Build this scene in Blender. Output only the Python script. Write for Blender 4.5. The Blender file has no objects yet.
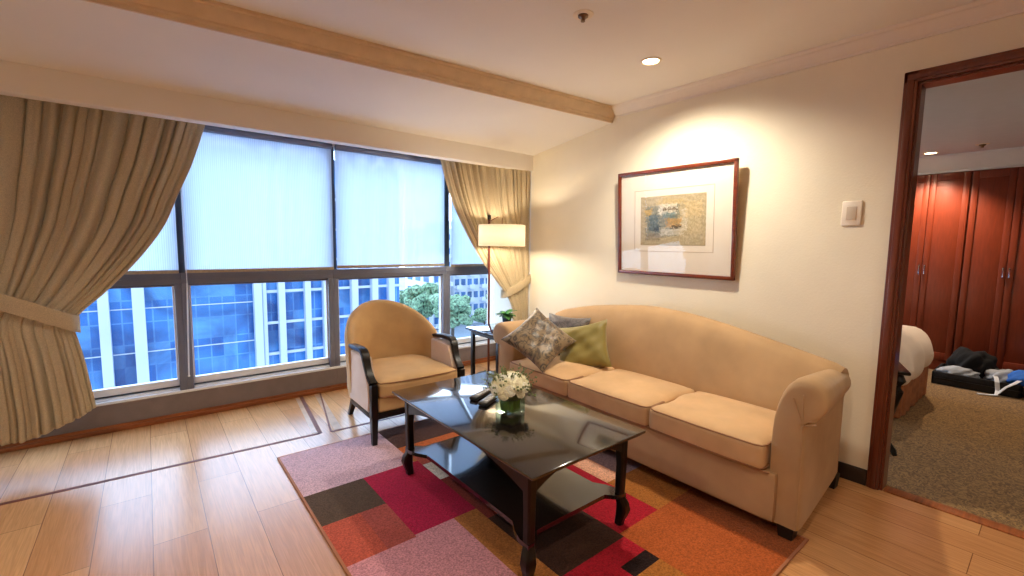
import bpy, bmesh, math, random
from mathutils import Vector, Matrix
random.seed(7)
PI = math.pi
scn = bpy.context.scene
COL = scn.collection

# ------------------------------------------------------------------ materials
def lin(c):
    return tuple((v / 255 / 12.92 if v / 255 <= .04045 else ((v / 255 + .055) / 1.055) ** 2.4) for v in c) + (1.0,)

def new_mat(name):
    m = bpy.data.materials.new(name); m.use_nodes = True
    nt = m.node_tree; b = nt.nodes['Principled BSDF']
    return m, nt, b

def mat(name, col, rough=.6, metal=0., vary=.06, scale=12., bump=0., bscale=60., spec=.5, coat=0., sheen=0., stretch=None):
    """procedural material: base colour softly varied by noise, optional bump"""
    m, nt, b = new_mat(name)
    N, L = nt.nodes, nt.links
    tc = N.new('ShaderNodeTexCoord'); mp = N.new('ShaderNodeMapping')
    if stretch: mp.inputs['Scale'].default_value = stretch
    L.new(tc.outputs['Object'], mp.inputs['Vector'])
    no = N.new('ShaderNodeTexNoise'); no.inputs['Scale'].default_value = scale; no.inputs['Detail'].default_value = 4
    L.new(mp.outputs[0], no.inputs['Vector'])
    r = N.new('ShaderNodeValToRGB'); c = lin(col)
    r.color_ramp.elements[0].position = .3; r.color_ramp.elements[1].position = .7
    r.color_ramp.elements[0].color = tuple(max(0, v * (1 - vary * 2)) for v in c[:3]) + (1,)
    r.color_ramp.elements[1].color = tuple(min(1, v * (1 + vary * 2)) for v in c[:3]) + (1,)
    L.new(no.outputs['Fac'], r.inputs[0]); L.new(r.outputs[0], b.inputs['Base Color'])
    b.inputs['Roughness'].default_value = rough; b.inputs['Metallic'].default_value = metal
    b.inputs['Specular IOR Level'].default_value = spec
    b.inputs['Coat Weight'].default_value = coat; b.inputs['Coat Roughness'].default_value = .06
    if sheen:
        b.inputs['Sheen Weight'].default_value = sheen; b.inputs['Sheen Roughness'].default_value = .4
    if bump:
        n2 = N.new('ShaderNodeTexNoise'); n2.inputs['Scale'].default_value = bscale; n2.inputs['Detail'].default_value = 3
        L.new(mp.outputs[0], n2.inputs['Vector'])
        bp = N.new('ShaderNodeBump'); bp.inputs['Strength'].default_value = bump; bp.inputs['Distance'].default_value = .01
        L.new(n2.outputs['Fac'], bp.inputs['Height']); L.new(bp.outputs[0], b.inputs['Normal'])
    return m

def emat(name, col, strength):
    m, nt, b = new_mat(name)
    b.inputs['Base Color'].default_value = lin(col)
    b.inputs['Emission Color'].default_value = lin(col); b.inputs['Emission Strength'].default_value = strength
    return m

def plank_mat(name, cols, w, length, off, rough, gap_col=(120, 80, 50), vary=.17):
    """boards running along Y; w = board width; off = x of one seam"""
    m, nt, b = new_mat(name); N, L = nt.nodes, nt.links
    tc = N.new('ShaderNodeTexCoord'); sp = N.new('ShaderNodeSeparateXYZ'); L.new(tc.outputs['Object'], sp.inputs[0])
    ax = N.new('ShaderNodeMath'); ax.operation = 'ADD'; ax.inputs[1].default_value = -off + w * 50; L.new(sp.outputs['X'], ax.inputs[0])
    ay = N.new('ShaderNodeMath'); ay.operation = 'ADD'; ay.inputs[1].default_value = 40.35; L.new(sp.outputs['Y'], ay.inputs[0])
    cb = N.new('ShaderNodeCombineXYZ'); L.new(ay.outputs[0], cb.inputs['X']); L.new(ax.outputs[0], cb.inputs['Y'])
    br = N.new('ShaderNodeTexBrick'); L.new(cb.outputs[0], br.inputs['Vector'])
    br.offset = .37; br.offset_frequency = 2; br.squash = 1
    br.inputs['Scale'].default_value = 1; br.inputs['Brick Width'].default_value = length; br.inputs['Row Height'].default_value = w
    br.inputs['Mortar Size'].default_value = .0016; br.inputs['Mortar Smooth'].default_value = .3
    br.inputs['Color1'].default_value = lin(cols[0]); br.inputs['Color2'].default_value = lin(cols[1]); br.inputs['Mortar'].default_value = lin(gap_col)
    # grain
    mp = N.new('ShaderNodeMapping'); mp.inputs['Scale'].default_value = (24, 1.0, 1); L.new(tc.outputs['Object'], mp.inputs['Vector'])
    no = N.new('ShaderNodeTexNoise'); no.inputs['Scale'].default_value = 3.2; no.inputs['Detail'].default_value = 6; no.inputs['Distortion'].default_value = 1.6
    L.new(mp.outputs[0], no.inputs['Vector'])
    rp = N.new('ShaderNodeValToRGB'); rp.color_ramp.elements[0].position = .35; rp.color_ramp.elements[1].position = .65
    rp.color_ramp.elements[0].color = (1 - vary, 1 - vary * 1.15, 1 - vary * 1.3, 1); rp.color_ramp.elements[1].color = (1.06, 1.06, 1.06, 1)
    L.new(no.outputs['Fac'], rp.inputs[0])
    mx = N.new('ShaderNodeMix'); mx.data_type = 'RGBA'; mx.blend_type = 'MULTIPLY'; mx.inputs[0].default_value = 1
    L.new(br.outputs['Color'], mx.inputs[6]); L.new(rp.outputs[0], mx.inputs[7]); L.new(mx.outputs[2], b.inputs['Base Color'])
    b.inputs['Roughness'].default_value = rough
    bp = N.new('ShaderNodeBump'); bp.inputs['Strength'].default_value = .25; bp.inputs['Distance'].default_value = .002; bp.invert = True
    L.new(br.outputs['Fac'], bp.inputs['Height']); L.new(bp.outputs[0], b.inputs['Normal'])
    return m

def attr_mat(name, rough=.9, bump=0., bscale=400, sheen=0., mixf=.75):
    m, nt, b = new_mat(name); N, L = nt.nodes, nt.links
    a = N.new('ShaderNodeVertexColor'); a.layer_name = 'Col'
    tc = N.new('ShaderNodeTexCoord'); no = N.new('ShaderNodeTexNoise'); no.inputs['Scale'].default_value = bscale; no.inputs['Detail'].default_value = 2
    L.new(tc.outputs['Object'], no.inputs['Vector'])
    rp = N.new('ShaderNodeValToRGB'); rp.color_ramp.elements[0].position = .3; rp.color_ramp.elements[1].position = .7
    rp.color_ramp.elements[0].color = (.62, .62, .62, 1); rp.color_ramp.elements[1].color = (1.25, 1.25, 1.25, 1)
    L.new(no.outputs['Fac'], rp.inputs[0])
    mx = N.new('ShaderNodeMix'); mx.data_type = 'RGBA'; mx.blend_type = 'MULTIPLY'; mx.inputs[0].default_value = mixf
    L.new(a.outputs['Color'], mx.inputs[6]); L.new(rp.outputs[0], mx.inputs[7]); L.new(mx.outputs[2], b.inputs['Base Color'])
    b.inputs['Roughness'].default_value = rough; b.inputs['Sheen Weight'].default_value = sheen; b.inputs['Specular IOR Level'].default_value = .2
    if bump:
        bp = N.new('ShaderNodeBump'); bp.inputs['Strength'].default_value = bump; bp.inputs['Distance'].default_value = .006
        L.new(no.outputs['Fac'], bp.inputs['Height']); L.new(bp.outputs[0], b.inputs['Normal'])
    return m

def glass_mat(name, tint=(235, 244, 255), refl=.06, tint_fac=1):
    m = bpy.data.materials.new(name); m.use_nodes = True; nt = m.node_tree; N, L = nt.nodes, nt.links
    N.clear(); out = N.new('ShaderNodeOutputMaterial'); t = N.new('ShaderNodeBsdfTransparent'); g = N.new('ShaderNodeBsdfGlossy')
    t.inputs[0].default_value = lin(tint); g.inputs['Roughness'].default_value = .02
    lw = N.new('ShaderNodeLayerWeight'); lw.inputs[0].default_value = .5
    pw = N.new('ShaderNodeMath'); pw.operation = 'POWER'; pw.inputs[1].default_value = 4; L.new(lw.outputs['Facing'], pw.inputs[0])
    fr = N.new('ShaderNodeMath'); fr.operation = 'MULTIPLY_ADD'; fr.inputs[1].default_value = .7; fr.inputs[2].default_value = .02; L.new(pw.outputs[0], fr.inputs[0])
    mx = N.new('ShaderNodeMixShader'); L.new(fr.outputs[0], mx.inputs[0]); L.new(t.outputs[0], mx.inputs[1]); L.new(g.outputs[0], mx.inputs[2])
    L.new(mx.outputs[0], out.inputs[0]); return m

def blind_mat(name):
    """ribbed translucent roller blind"""
    m = bpy.data.materials.new(name); m.use_nodes = True; nt = m.node_tree; N, L = nt.nodes, nt.links
    N.clear(); out = N.new('ShaderNodeOutputMaterial')
    tc = N.new('ShaderNodeTexCoord'); sp = N.new('ShaderNodeSeparateXYZ'); L.new(tc.outputs['Object'], sp.inputs[0])
    mu = N.new('ShaderNodeMath'); mu.operation = 'MULTIPLY'; mu.inputs[1].default_value = 2 * PI / .0125; L.new(sp.outputs['X'], mu.inputs[0])
    si = N.new('ShaderNodeMath'); si.operation = 'SINE'; L.new(mu.outputs[0], si.inputs[0])
    mr = N.new('ShaderNodeMapRange'); mr.inputs[1].default_value = -1; mr.inputs[2].default_value = 1; mr.inputs[3].default_value = .05; mr.inputs[4].default_value = .24
    L.new(si.outputs[0], mr.inputs[0])
    # slow streaks of differing weave density
    mp = N.new('ShaderNodeMapping'); mp.inputs['Scale'].default_value = (22, 1, .35); L.new(tc.outputs['Object'], mp.inputs[0])
    no = N.new('ShaderNodeTexNoise'); no.inputs['Scale'].default_value = 2.5; no.inputs['Detail'].default_value = 2; L.new(mp.outputs[0], no.inputs[0])
    ad = N.new('ShaderNodeMath'); ad.operation = 'MULTIPLY_ADD'; ad.inputs[1].default_value = .22; L.new(no.outputs['Fac'], ad.inputs[0])
    sb = N.new('ShaderNodeMath'); sb.operation = 'ADD'; sb.inputs[1].default_value = -.11; L.new(mr.outputs[0], sb.inputs[0]); L.new(sb.outputs[0], ad.inputs[2])
    ad.use_clamp = True
    tr = N.new('ShaderNodeBsdfTransparent'); tl = N.new('ShaderNodeBsdfTranslucent'); df = N.new('ShaderNodeBsdfDiffuse')
    tl.inputs[0].default_value = lin((214, 224, 236)); df.inputs[0].default_value = lin((240, 240, 240))
    m1 = N.new('ShaderNodeMixShader'); m1.inputs[0].default_value = .25; L.new(tl.outputs[0], m1.inputs[1]); L.new(df.outputs[0], m1.inputs[2])
    m2 = N.new('ShaderNodeMixShader'); L.new(ad.outputs[0], m2.inputs[0]); L.new(m1.outputs[0], m2.inputs[1]); L.new(tr.outputs[0], m2.inputs[2])
    L.new(m2.outputs[0], out.inputs[0]); return m

def cloth_mat(name, col, transl=.25, rough=.9):
    m, nt, b = new_mat(name); N, L = nt.nodes, nt.links
    out = [n for n in N if n.type == 'OUTPUT_MATERIAL'][0]
    tc = N.new('ShaderNodeTexCoord'); wv = N.new('ShaderNodeTexNoise'); wv.inputs['Scale'].default_value = 260; L.new(tc.outputs['Object'], wv.inputs[0])
    rp = N.new('ShaderNodeValToRGB'); c = lin(col)
    rp.color_ramp.elements[0].position = .35; rp.color_ramp.elements[1].position = .65
    rp.color_ramp.elements[0].color = tuple(v * .86 for v in c[:3]) + (1,); rp.color_ramp.elements[1].color = tuple(min(1, v * 1.1) for v in c[:3]) + (1,)
    L.new(wv.outputs['Fac'], rp.inputs[0]); L.new(rp.outputs[0], b.inputs['Base Color'])
    b.inputs['Roughness'].default_value = rough; b.inputs['Specular IOR Level'].default_value = .2; b.inputs['Sheen Weight'].default_value = .15
    if transl:
        tl = N.new('ShaderNodeBsdfTranslucent'); L.new(rp.outputs[0], tl.inputs[0])
        mx = N.new('ShaderNodeMixShader'); mx.inputs[0].default_value = transl
        L.new(b.outputs[0], mx.inputs[1]); L.new(tl.outputs[0], mx.inputs[2]); L.new(mx.outputs[0], out.inputs[0])
    return m

def damask_mat(name, dark, light, scale, rough=.45, lo=.42, hi=.55, dist=2.5, sheen=.4):
    m, nt, b = new_mat(name); N, L = nt.nodes, nt.links
    tc = N.new('ShaderNodeTexCoord'); no = N.new('ShaderNodeTexNoise'); no.inputs['Scale'].default_value = scale
    no.inputs['Detail'].default_value = 3; no.inputs['Distortion'].default_value = dist; L.new(tc.outputs['Object'], no.inputs[0])
    rp = N.new('ShaderNodeValToRGB'); rp.color_ramp.elements[0].position = lo; rp.color_ramp.elements[1].position = hi
    rp.color_ramp.elements[0].color = lin(dark); rp.color_ramp.elements[1].color = lin(light)
    L.new(no.outputs['Fac'], rp.inputs[0]); L.new(rp.outputs[0], b.inputs['Base Color'])
    b.inputs['Roughness'].default_value = rough; b.inputs['Sheen Weight'].default_value = sheen
    return m

M = {}
M['wall'] = mat('wall_paper', (240, 230, 206), .85, vary=.015, scale=3, bump=.12, bscale=90)
M['ceil'] = mat('ceiling_paint', (236, 230, 222), .9, vary=.01, scale=2)
M['crown'] = mat('crown_paint', (238, 228, 214), .6, vary=.01)
M['beamtrim'] = mat('beam_trim_paint', (222, 198, 166), .6, vary=.03)
M['floor'] = plank_mat('oak_planks', ((214, 161, 108), (192, 135, 86)), .196, 1.35, -.041, .27)
M['inlay'] = mat('inlay_wood', (112, 56, 34), .7, vary=.15, scale=6, stretch=(1, 8, 1))
M['inlay_pale'] = mat('pale_inlay_wood', (190, 152, 118), .35, vary=.1)
M['woodtrim'] = mat('trim_wood', (150, 84, 44), .4, vary=.2, scale=8, stretch=(.6, 8, 8))
M['darkbase'] = mat('dark_skirting', (38, 24, 20), .4, vary=.1)
M['mahog'] = mat('mahogany', (104, 46, 28), .34, vary=.10, scale=9, stretch=(8, 8, .7), coat=.3)
M['mahogdoor'] = mat('wardrobe_mahogany', (126, 50, 26), .36, vary=.07, scale=9, stretch=(7, 7, .8), coat=.2)
M['alu'] = mat('window_aluminium', (116, 121, 142), .45, metal=.0, vary=.02)
M['aludark'] = mat('window_dark_metal', (70, 84, 104), .4, metal=.3, vary=.03)
M['aluwhite'] = mat('sill_white', (236, 241, 250), .3, vary=.01)
M['panelgrey'] = mat('sill_panel', (128, 116, 116), .5, vary=.04)
M['glass'] = glass_mat('window_glass')
M['vglass'] = glass_mat('vase_glass', (232, 240, 236))
M['picglass'] = glass_mat('picture_glass', (255, 255, 255))
M['blind'] = blind_mat('roller_blind')
M['hem'] = mat('blind_hem', (186, 170, 146), .8, vary=.06, scale=60)
M['curtain'] = cloth_mat('curtain_cloth', (212, 195, 165), .25)
M['curtain2'] = cloth_mat('curtain_cloth_warm', (212, 194, 160), .24)
M['sheer'] = cloth_mat('sheer_cloth', (244, 246, 250), .6)
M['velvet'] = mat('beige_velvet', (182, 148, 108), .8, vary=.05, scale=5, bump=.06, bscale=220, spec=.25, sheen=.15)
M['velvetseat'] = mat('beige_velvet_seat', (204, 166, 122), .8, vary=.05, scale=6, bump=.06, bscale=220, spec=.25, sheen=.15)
M['piping'] = mat('velvet_piping', (156, 114, 80), .8, vary=.05)
M['chairfab'] = mat('armchair_velvet', (200, 163, 114), .75, vary=.05, scale=6, bump=.05, bscale=220, spec=.25, sheen=.15)
M['chairlit'] = mat('armchair_velvet_window_lit', (222, 202, 184), .75, vary=.03, scale=6, bump=.05, bscale=220, spec=.25, sheen=.15)  # chair velvet made paler, window light on the sides put into the colour
M['blackwood'] = mat('black_lacquered_wood', (14, 10, 9), .34, vary=.15, scale=5, stretch=(1, 8, 1), coat=.12, spec=.35)
M['tabletop'] = mat('table_lacquer', (26, 20, 18), .14, vary=.15, scale=4, stretch=(1, 9, 1), coat=1.0)
M['blackleg'] = mat('black_block', (20, 14, 12), .5)
M['browndamask'] = damask_mat('brown_damask', (72, 58, 42), (134, 112, 80), 17)
M['greyvelvet'] = damask_mat('grey_velvet', (78, 72, 72), (104, 96, 94), 20)
M['olive'] = mat('olive_satin', (138, 124, 62), .5, vary=.06, scale=6, bump=.25, bscale=9, sheen=.4)
M['lampwood'] = mat('lamp_pole_wood', (98, 42, 24), .3, vary=.1, coat=.3)
M['leaf'] = mat('dark_leaf', (62, 122, 56), .4, vary=.2, scale=30)
M['pot'] = mat('grey_pot', (66, 74, 84), .35)
M['petal'] = mat('cream_petal', (248, 238, 204), .7, vary=.06, scale=60)
M['petal2'] = mat('white_petal', (250, 246, 228), .7, vary=.04, scale=60)
M['sprig'] = mat('sprig_green', (116, 128, 78), .7, vary=.15, scale=60)
M['stem'] = mat('vase_leaf', (156, 184, 70), .5, vary=.25, scale=16)
M['water'] = mat('vase_foliage', (140, 170, 60), .3, vary=.3, scale=18)
M['remote'] = mat('remote_plastic', (34, 34, 38), .35)
M['remotegrey'] = mat('remote_silver_plastic', (150, 152, 158), .35)
M['button'] = mat('remote_button', (186, 186, 186), .5)
M['matboard'] = mat('mat_board', (244, 232, 212), .9, vary=.01)
M['matline'] = mat('mat_line', (178, 146, 100), .7)
M['picframe'] = mat('picture_frame_wood', (112, 46, 22), .28, vary=.15, scale=7, stretch=(6, 1, 6), coat=.4)
M['switch'] = mat('switch_plastic', (240, 228, 210), .4, vary=.01)
M['switchgrey'] = mat('switch_rocker', (206, 190, 170), .4, vary=.01)
M['chrome'] = mat('chrome', (220, 220, 224), .2, metal=1., vary=.01)
M['brass'] = mat('sprinkler_metal', (120, 100, 84), .35, metal=.8)
M['whitetrim'] = mat('fixture_white', (240, 226, 206), .5, vary=.01)
M['lamp'] = emat('lamp_glow', (255, 226, 176), 14)
M['carpet'] = damask_mat('patterned_carpet', (98, 70, 36), (152, 118, 68), 21, rough=1., lo=.42, hi=.56, dist=4.5, sheen=.1)
M['duvet'] = mat('white_duvet', (236, 220, 204), .9, vary=.02, scale=5, bump=.3, bscale=7)
M['bedskirt'] = mat('bed_skirt', (150, 92, 56), .8, vary=.15, scale=16)
M['suitcase'] = mat('black_suitcase', (16, 16, 20), .6)
M['blackcloth'] = mat('black_cloth', (14, 14, 18), .95, bump=.5, bscale=18)
M['greycloth'] = mat('grey_cloth', (166, 172, 182), .9, bump=.5, bscale=18)
M['bluecloth'] = mat('blue_cloth', (36, 104, 200), .8, bump=.5, bscale=18)
M['strap'] = mat('white_strap', (214, 218, 224), .7)
M['towerglass'] = None
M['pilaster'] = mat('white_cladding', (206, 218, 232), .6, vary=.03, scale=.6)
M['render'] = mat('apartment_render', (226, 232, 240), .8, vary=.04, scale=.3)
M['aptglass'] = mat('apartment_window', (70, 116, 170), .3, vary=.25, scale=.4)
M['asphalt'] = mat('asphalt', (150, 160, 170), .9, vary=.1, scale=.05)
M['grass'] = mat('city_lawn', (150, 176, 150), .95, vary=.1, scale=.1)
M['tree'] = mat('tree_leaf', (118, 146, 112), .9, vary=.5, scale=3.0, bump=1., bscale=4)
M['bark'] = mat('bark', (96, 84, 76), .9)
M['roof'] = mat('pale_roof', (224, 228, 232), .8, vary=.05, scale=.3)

def tower_glass():
    m, nt, b = new_mat('tower_glass'); N, L = nt.nodes, nt.links
    tc = N.new('ShaderNodeTexCoord'); sp = N.new('ShaderNodeSeparateXYZ'); L.new(tc.outputs['Object'], sp.inputs[0])
    cb = N.new('ShaderNodeCombineXYZ')
    ad = N.new('ShaderNodeMath'); ad.operation = 'ADD'; ad.inputs[1].default_value = 100; L.new(sp.outputs['X'], ad.inputs[0]); L.new(ad.outputs[0], cb.inputs['X'])
    az = N.new('ShaderNodeMath'); az.operation = 'ADD'; az.inputs[1].default_value = 100; L.new(sp.outputs['Z'], az.inputs[0]); L.new(az.outputs[0], cb.inputs['Y'])
    br = N.new('ShaderNodeTexBrick'); br.offset = 0; br.inputs['Scale'].default_value = 1
    br.inputs['Brick Width'].default_value = .62; br.inputs['Row Height'].default_value = 1.15; br.inputs['Mortar Size'].default_value = .035
    br.inputs['Color1'].default_value = lin((36, 104, 176)); br.inputs['Color2'].default_value = lin((96, 158, 214)); br.inputs['Mortar'].default_value = lin((84, 142, 200))
    br.inputs['Bias'].default_value = -.2
    L.new(cb.outputs[0], br.inputs['Vector'])
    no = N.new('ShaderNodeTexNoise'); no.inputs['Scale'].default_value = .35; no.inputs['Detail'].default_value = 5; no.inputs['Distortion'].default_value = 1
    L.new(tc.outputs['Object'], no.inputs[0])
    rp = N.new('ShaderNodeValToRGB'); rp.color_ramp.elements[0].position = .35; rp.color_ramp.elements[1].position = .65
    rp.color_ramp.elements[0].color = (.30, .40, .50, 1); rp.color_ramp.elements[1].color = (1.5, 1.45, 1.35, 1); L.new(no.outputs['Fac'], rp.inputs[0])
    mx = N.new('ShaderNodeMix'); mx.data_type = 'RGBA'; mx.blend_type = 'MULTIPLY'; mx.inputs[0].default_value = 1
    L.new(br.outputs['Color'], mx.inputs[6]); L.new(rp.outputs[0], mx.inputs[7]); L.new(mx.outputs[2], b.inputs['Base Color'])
    b.inputs['Roughness'].default_value = .25
    return m
M['towerglass'] = tower_glass()

# ------------------------------------------------------------------ geometry helpers (all in world coordinates unless a thing is built at the origin)
def add_box(bm, x0, x1, y0, y1, z0, z1, bev=0., seg=2):
    t = bmesh.new(); bmesh.ops.create_cube(t, size=1)
    for v in t.verts:
        v.co = Vector(((x0 + x1) / 2 + v.co.x * (x1 - x0), (y0 + y1) / 2 + v.co.y * (y1 - y0), (z0 + z1) / 2 + v.co.z * (z1 - z0)))
    if bev: bmesh.ops.bevel(t, geom=list(t.edges), offset=bev, segments=seg, affect='EDGES', profile=.5)
    merge(bm, t); return bm

def merge(bm, t, mtx=None):
    if mtx is not None: bmesh.ops.transform(t, matrix=mtx, verts=t.verts)
    me = bpy.data.meshes.new('tmp'); t.to_mesh(me); t.free(); bm.from_mesh(me); bpy.data.meshes.remove(me)

def add_prism(bm, pts, axis, lo, hi, bev=0.):
    """pts: 2D outline in the two axes other than `axis` (in x,y,z order)"""
    t = bmesh.new()
    def P(a, b, c):
        return {'x': Vector((c, a, b)), 'y': Vector((a, c, b)), 'z': Vector((a, b, c))}[axis]
    lo_v = [t.verts.new(P(a, b, lo)) for a, b in pts]; hi_v = [t.verts.new(P(a, b, hi)) for a, b in pts]
    n = len(pts)
    t.faces.new(lo_v); t.faces.new(list(reversed(hi_v)))
    for i in range(n): t.faces.new((lo_v[i], hi_v[i], hi_v[(i + 1) % n], lo_v[(i + 1) % n]))
    bmesh.ops.recalc_face_normals(t, faces=t.faces)
    if bev: bmesh.ops.bevel(t, geom=list(t.edges), offset=bev, segments=2, affect='EDGES')
    merge(bm, t); return bm

def loft(bm, rings, cap=True, closed=True):
    """rings: list of lists of Vectors (same length)"""
    t = bmesh.new(); R = [[t.verts.new(Vector(p)) for p in r] for r in rings]; n = len(R[0])
    for a, b in zip(R, R[1:]):
        for i in range(n if closed else n - 1):
            j = (i + 1) % n; t.faces.new((a[i], a[j], b[j], b[i]))
    if cap:
        for r in (R[0], R[-1]):
            c = t.verts.new(sum((v.co for v in r), Vector()) / n)
            for i in range(n): t.faces.new((r[i], r[(i + 1) % n], c))
    bmesh.ops.recalc_face_normals(t, faces=t.faces)
    merge(bm, t); return bm

def add_tube(bm, pts, rad, seg=10, flat=None, cap=True):
    """round (or w x h rectangular when flat=(w,h)) sweep along pts"""
    pts = [Vector(p) for p in pts]; rings = []
    rr = rad if isinstance(rad, (list, tuple)) else [rad] * len(pts)
    up = Vector((0, 0, 1))
    for i, p in enumerate(pts):
        d = (pts[min(i + 1, len(pts) - 1)] - pts[max(i - 1, 0)]).normalized()
        a = d.cross(up)
        if a.length < .15: a = d.cross(Vector((0, 1, 0)))
        a.normalize(); b = a.cross(d).normalized()
        if flat:
            w, h = flat[0] / 2 * rr[i], flat[1] / 2 * rr[i]; c = min(w, h) * .35
            o = [(-w, -h + c), (-w, h - c), (-w + c, h), (w - c, h), (w, h - c), (w, -h + c), (w - c, -h), (-w + c, -h)]
            rings.append([p + a * x + b * y for x, y in o])
        else:
            rings.append([p + (a * math.cos(2 * PI * k / seg) + b * math.sin(2 * PI * k / seg)) * rr[i] for k in range(seg)])
    return loft(bm, rings, cap)

def add_lathe(bm, prof, cx, cy, seg=24, cap=True):
    return loft(bm, [[Vector((cx + r * math.cos(2 * PI * k / seg), cy + r * math.sin(2 * PI * k / seg), z)) for k in range(seg)] for r, z in prof], cap)

def rbox(bm, c, h, r, n=10, fn=None):
    """rounded box, centre c, half sizes h, corner radius r; fn(local, point) may displace"""
    t = bmesh.new(); bmesh.ops.create_cube(t, size=2)
    bmesh.ops.subdivide_edges(t, edges=list(t.edges), cuts=n, use_grid_fill=True)
    for v in t.verts:
        u = v.co.copy()
        # concentrate points toward the borders
        q = Vector([math.sin(k * PI / 2) for k in u])
        P = Vector((q.x * h[0], q.y * h[1], q.z * h[2]))
        I = Vector([max(-(h[k] - r), min(h[k] - r, P[k])) for k in range(3)])
        d = P - I
        if d.length > 1e-9: P = I + d.normalized() * r
        if fn: P = fn(q, P)
        v.co = Vector(c) + P
    merge(bm, t); return bm

def sphere(bm, c, r, sub=2, sc=(1, 1, 1), jit=0):
    t = bmesh.new(); bmesh.ops.create_icosphere(t, subdivisions=sub, radius=1)
    for v in t.verts:
        k = 1 + (random.random() - .5) * jit
        v.co = Vector((c[0] + v.co.x * r * sc[0] * k, c[1] + v.co.y * r * sc[1] * k, c[2] + v.co.z * r * sc[2] * k))
    merge(bm, t); return bm

def obj(name, bm, m, parent=None, angle=38, solid=0., colors=None):
    me = bpy.data.meshes.new(name)
    off = Vector((0, 0, 0)); p = parent
    while p is not None: off += p.location; p = p.parent
    if off.length: bmesh.ops.translate(bm, vec=-off, verts=bm.verts)
    bm.to_mesh(me); bm.free()
    for p_ in me.polygons: p_.use_smooth = True
    me.set_sharp_from_angle(angle=math.radians(angle))
    o = bpy.data.objects.new(name, me); COL.objects.link(o); o.data.materials.append(m)
    if parent is not None: o.parent = parent
    if solid:
        md = o.modifiers.new('thickness', 'SOLIDIFY'); md.thickness = solid; md.offset = 0
    return o

def thing(name, label, cat, loc=(0, 0, 0), group=None):
    o = bpy.data.objects.new(name, None); COL.objects.link(o); o.location = loc; o.empty_display_size = .1
    o['label'] = label; o['category'] = cat
    if group: o['group'] = group
    return o

def tag(o, label, cat, group=None):
    o['label'] = label; o['category'] = cat
    if group: o['group'] = group
    return o

def struct(name, bm, m, angle=30):
    o = obj(name, bm, m, None, angle); o['kind'] = 'structure'; return o

def B(): return bmesh.new()

def dup(root, loc=None, label=None):
    r = root.copy(); COL.objects.link(r)
    if loc is not None: r.location = loc
    if label: r['label'] = label
    for ch in list(root.children):
        c = ch.copy(); COL.objects.link(c); c.parent = r
        for g in list(ch.children):
            d = g.copy(); COL.objects.link(d); d.parent = c
    return r

# ------------------------------------------------------------------ room shell
RX = 3.025; WY = 3.978; CZ = 2.41; SZ0 = 2.30; SZ1 = 2.17; BY = 3.414; BZ = 2.025
LX = -1.75; BKY = -2.6
def by(x): return 2.714 + (x + .164) * (2.454 - 2.714) / 3.22   # the beam runs a little off square

b = B(); add_box(b, LX - .15, RX + .15, BKY - .15, WY + .2, -.12, 0); struct('floor', b, M['floor'])
# main ceiling (ends on the beam), lower ceiling over the window bay
b = B()
add_prism(b, [(LX - .15, BKY - .15), (RX + .02, BKY - .15), (RX + .02, by(RX) + .02), (LX - .15, by(LX) + .02)], 'z', CZ, CZ + .15)
struct('ceiling', b, M['ceil'])
b = B()
yl, yr = by(LX), by(RX + .02)
t = [(LX, yl, SZ0), (RX + .02, yr, SZ0), (RX + .02, BY + .03, SZ1), (LX, BY + .03, SZ1)]
loft(b, [[Vector(p) for p in t], [Vector((p[0], p[1], 2.6)) for p in t]]); struct('ceiling_window_bay', b, M['ceil'])
b = B(); add_box(b, LX, RX + .02, BY, BY + .10, BZ, 2.5, .006); struct('trim_curtain_bulkhead', b, M['ceil'])
b = B(); add_box(b, LX, RX + .02, BY + .10, WY + .2, 2.12, 2.5); struct('ceiling_curtain_recess', b, M['ceil'])
# beam moulding: stepped profile lofted from left to right
prof = [(-.000, SZ0), (-.012, SZ0), (-.012, SZ0 + .018), (-.020, SZ0 + .024), (-.020, SZ0 + .036), (-.034, SZ0 + .044), (-.048, SZ0 + .060),
        (-.056, SZ0 + .078), (-.058, SZ0 + .090), (-.072, SZ0 + .094), (-.072, CZ), (.02, CZ)]
b = B(); loft(b, [[Vector((x, by(x) + a, z)) for a, z in prof] for x in (LX, RX)]); struct('trim_beam_moulding', b, M['beamtrim'], 25)
# right wall with the door opening
DY0, DY1, DZ = -.62, .538, 2.128; WT = .10
b = B(); add_box(b, RX, RX + WT, DY1 + .0, WY + .2, -.02, 2.6); add_box(b, RX, RX + WT, DY0, DY1, DZ, 2.6); add_box(b, RX, RX + WT, BKY, DY0, -.02, 2.6)
struct('wall_right', b, M['wall'])
b = B(); add_box(b, LX - .15, LX, BKY, WY + .2, -.02, 2.6); struct('wall_left', b, M['wall'])
b = B(); add_box(b, LX - .15, RX + .15, BKY - .15, BKY, -.02, 2.6); struct('wall_back', b, M['wall'])
# crown moulding on the right wall
cp = [(0, CZ - .075), (-.010, CZ - .075), (-.012, CZ - .062), (-.026, CZ - .054), (-.044, CZ - .036), (-.060, CZ - .020), (-.074, CZ - .016), (-.084, CZ - .004), (-.084, CZ), (0, CZ)]
b = B(); loft(b, [[Vector((RX + a, y, z)) for a, z in cp] for y in (BKY, by(RX) - .05)]); struct('trim_crown_right', b, M['crown'], 25)
# baseboards
b = B(); add_box(b, RX - .014, RX + .001, .595, 3.978, 0, .088, .003); struct('baseboard_right', b, M['darkbase'])
b = B(); add_box(b, LX, RX, WY - .03, WY, 0, .028, .006); add_box(b, LX, RX, WY - .014, WY, .02, .046, .004); struct('baseboard_window', b, M['woodtrim'])

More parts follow.
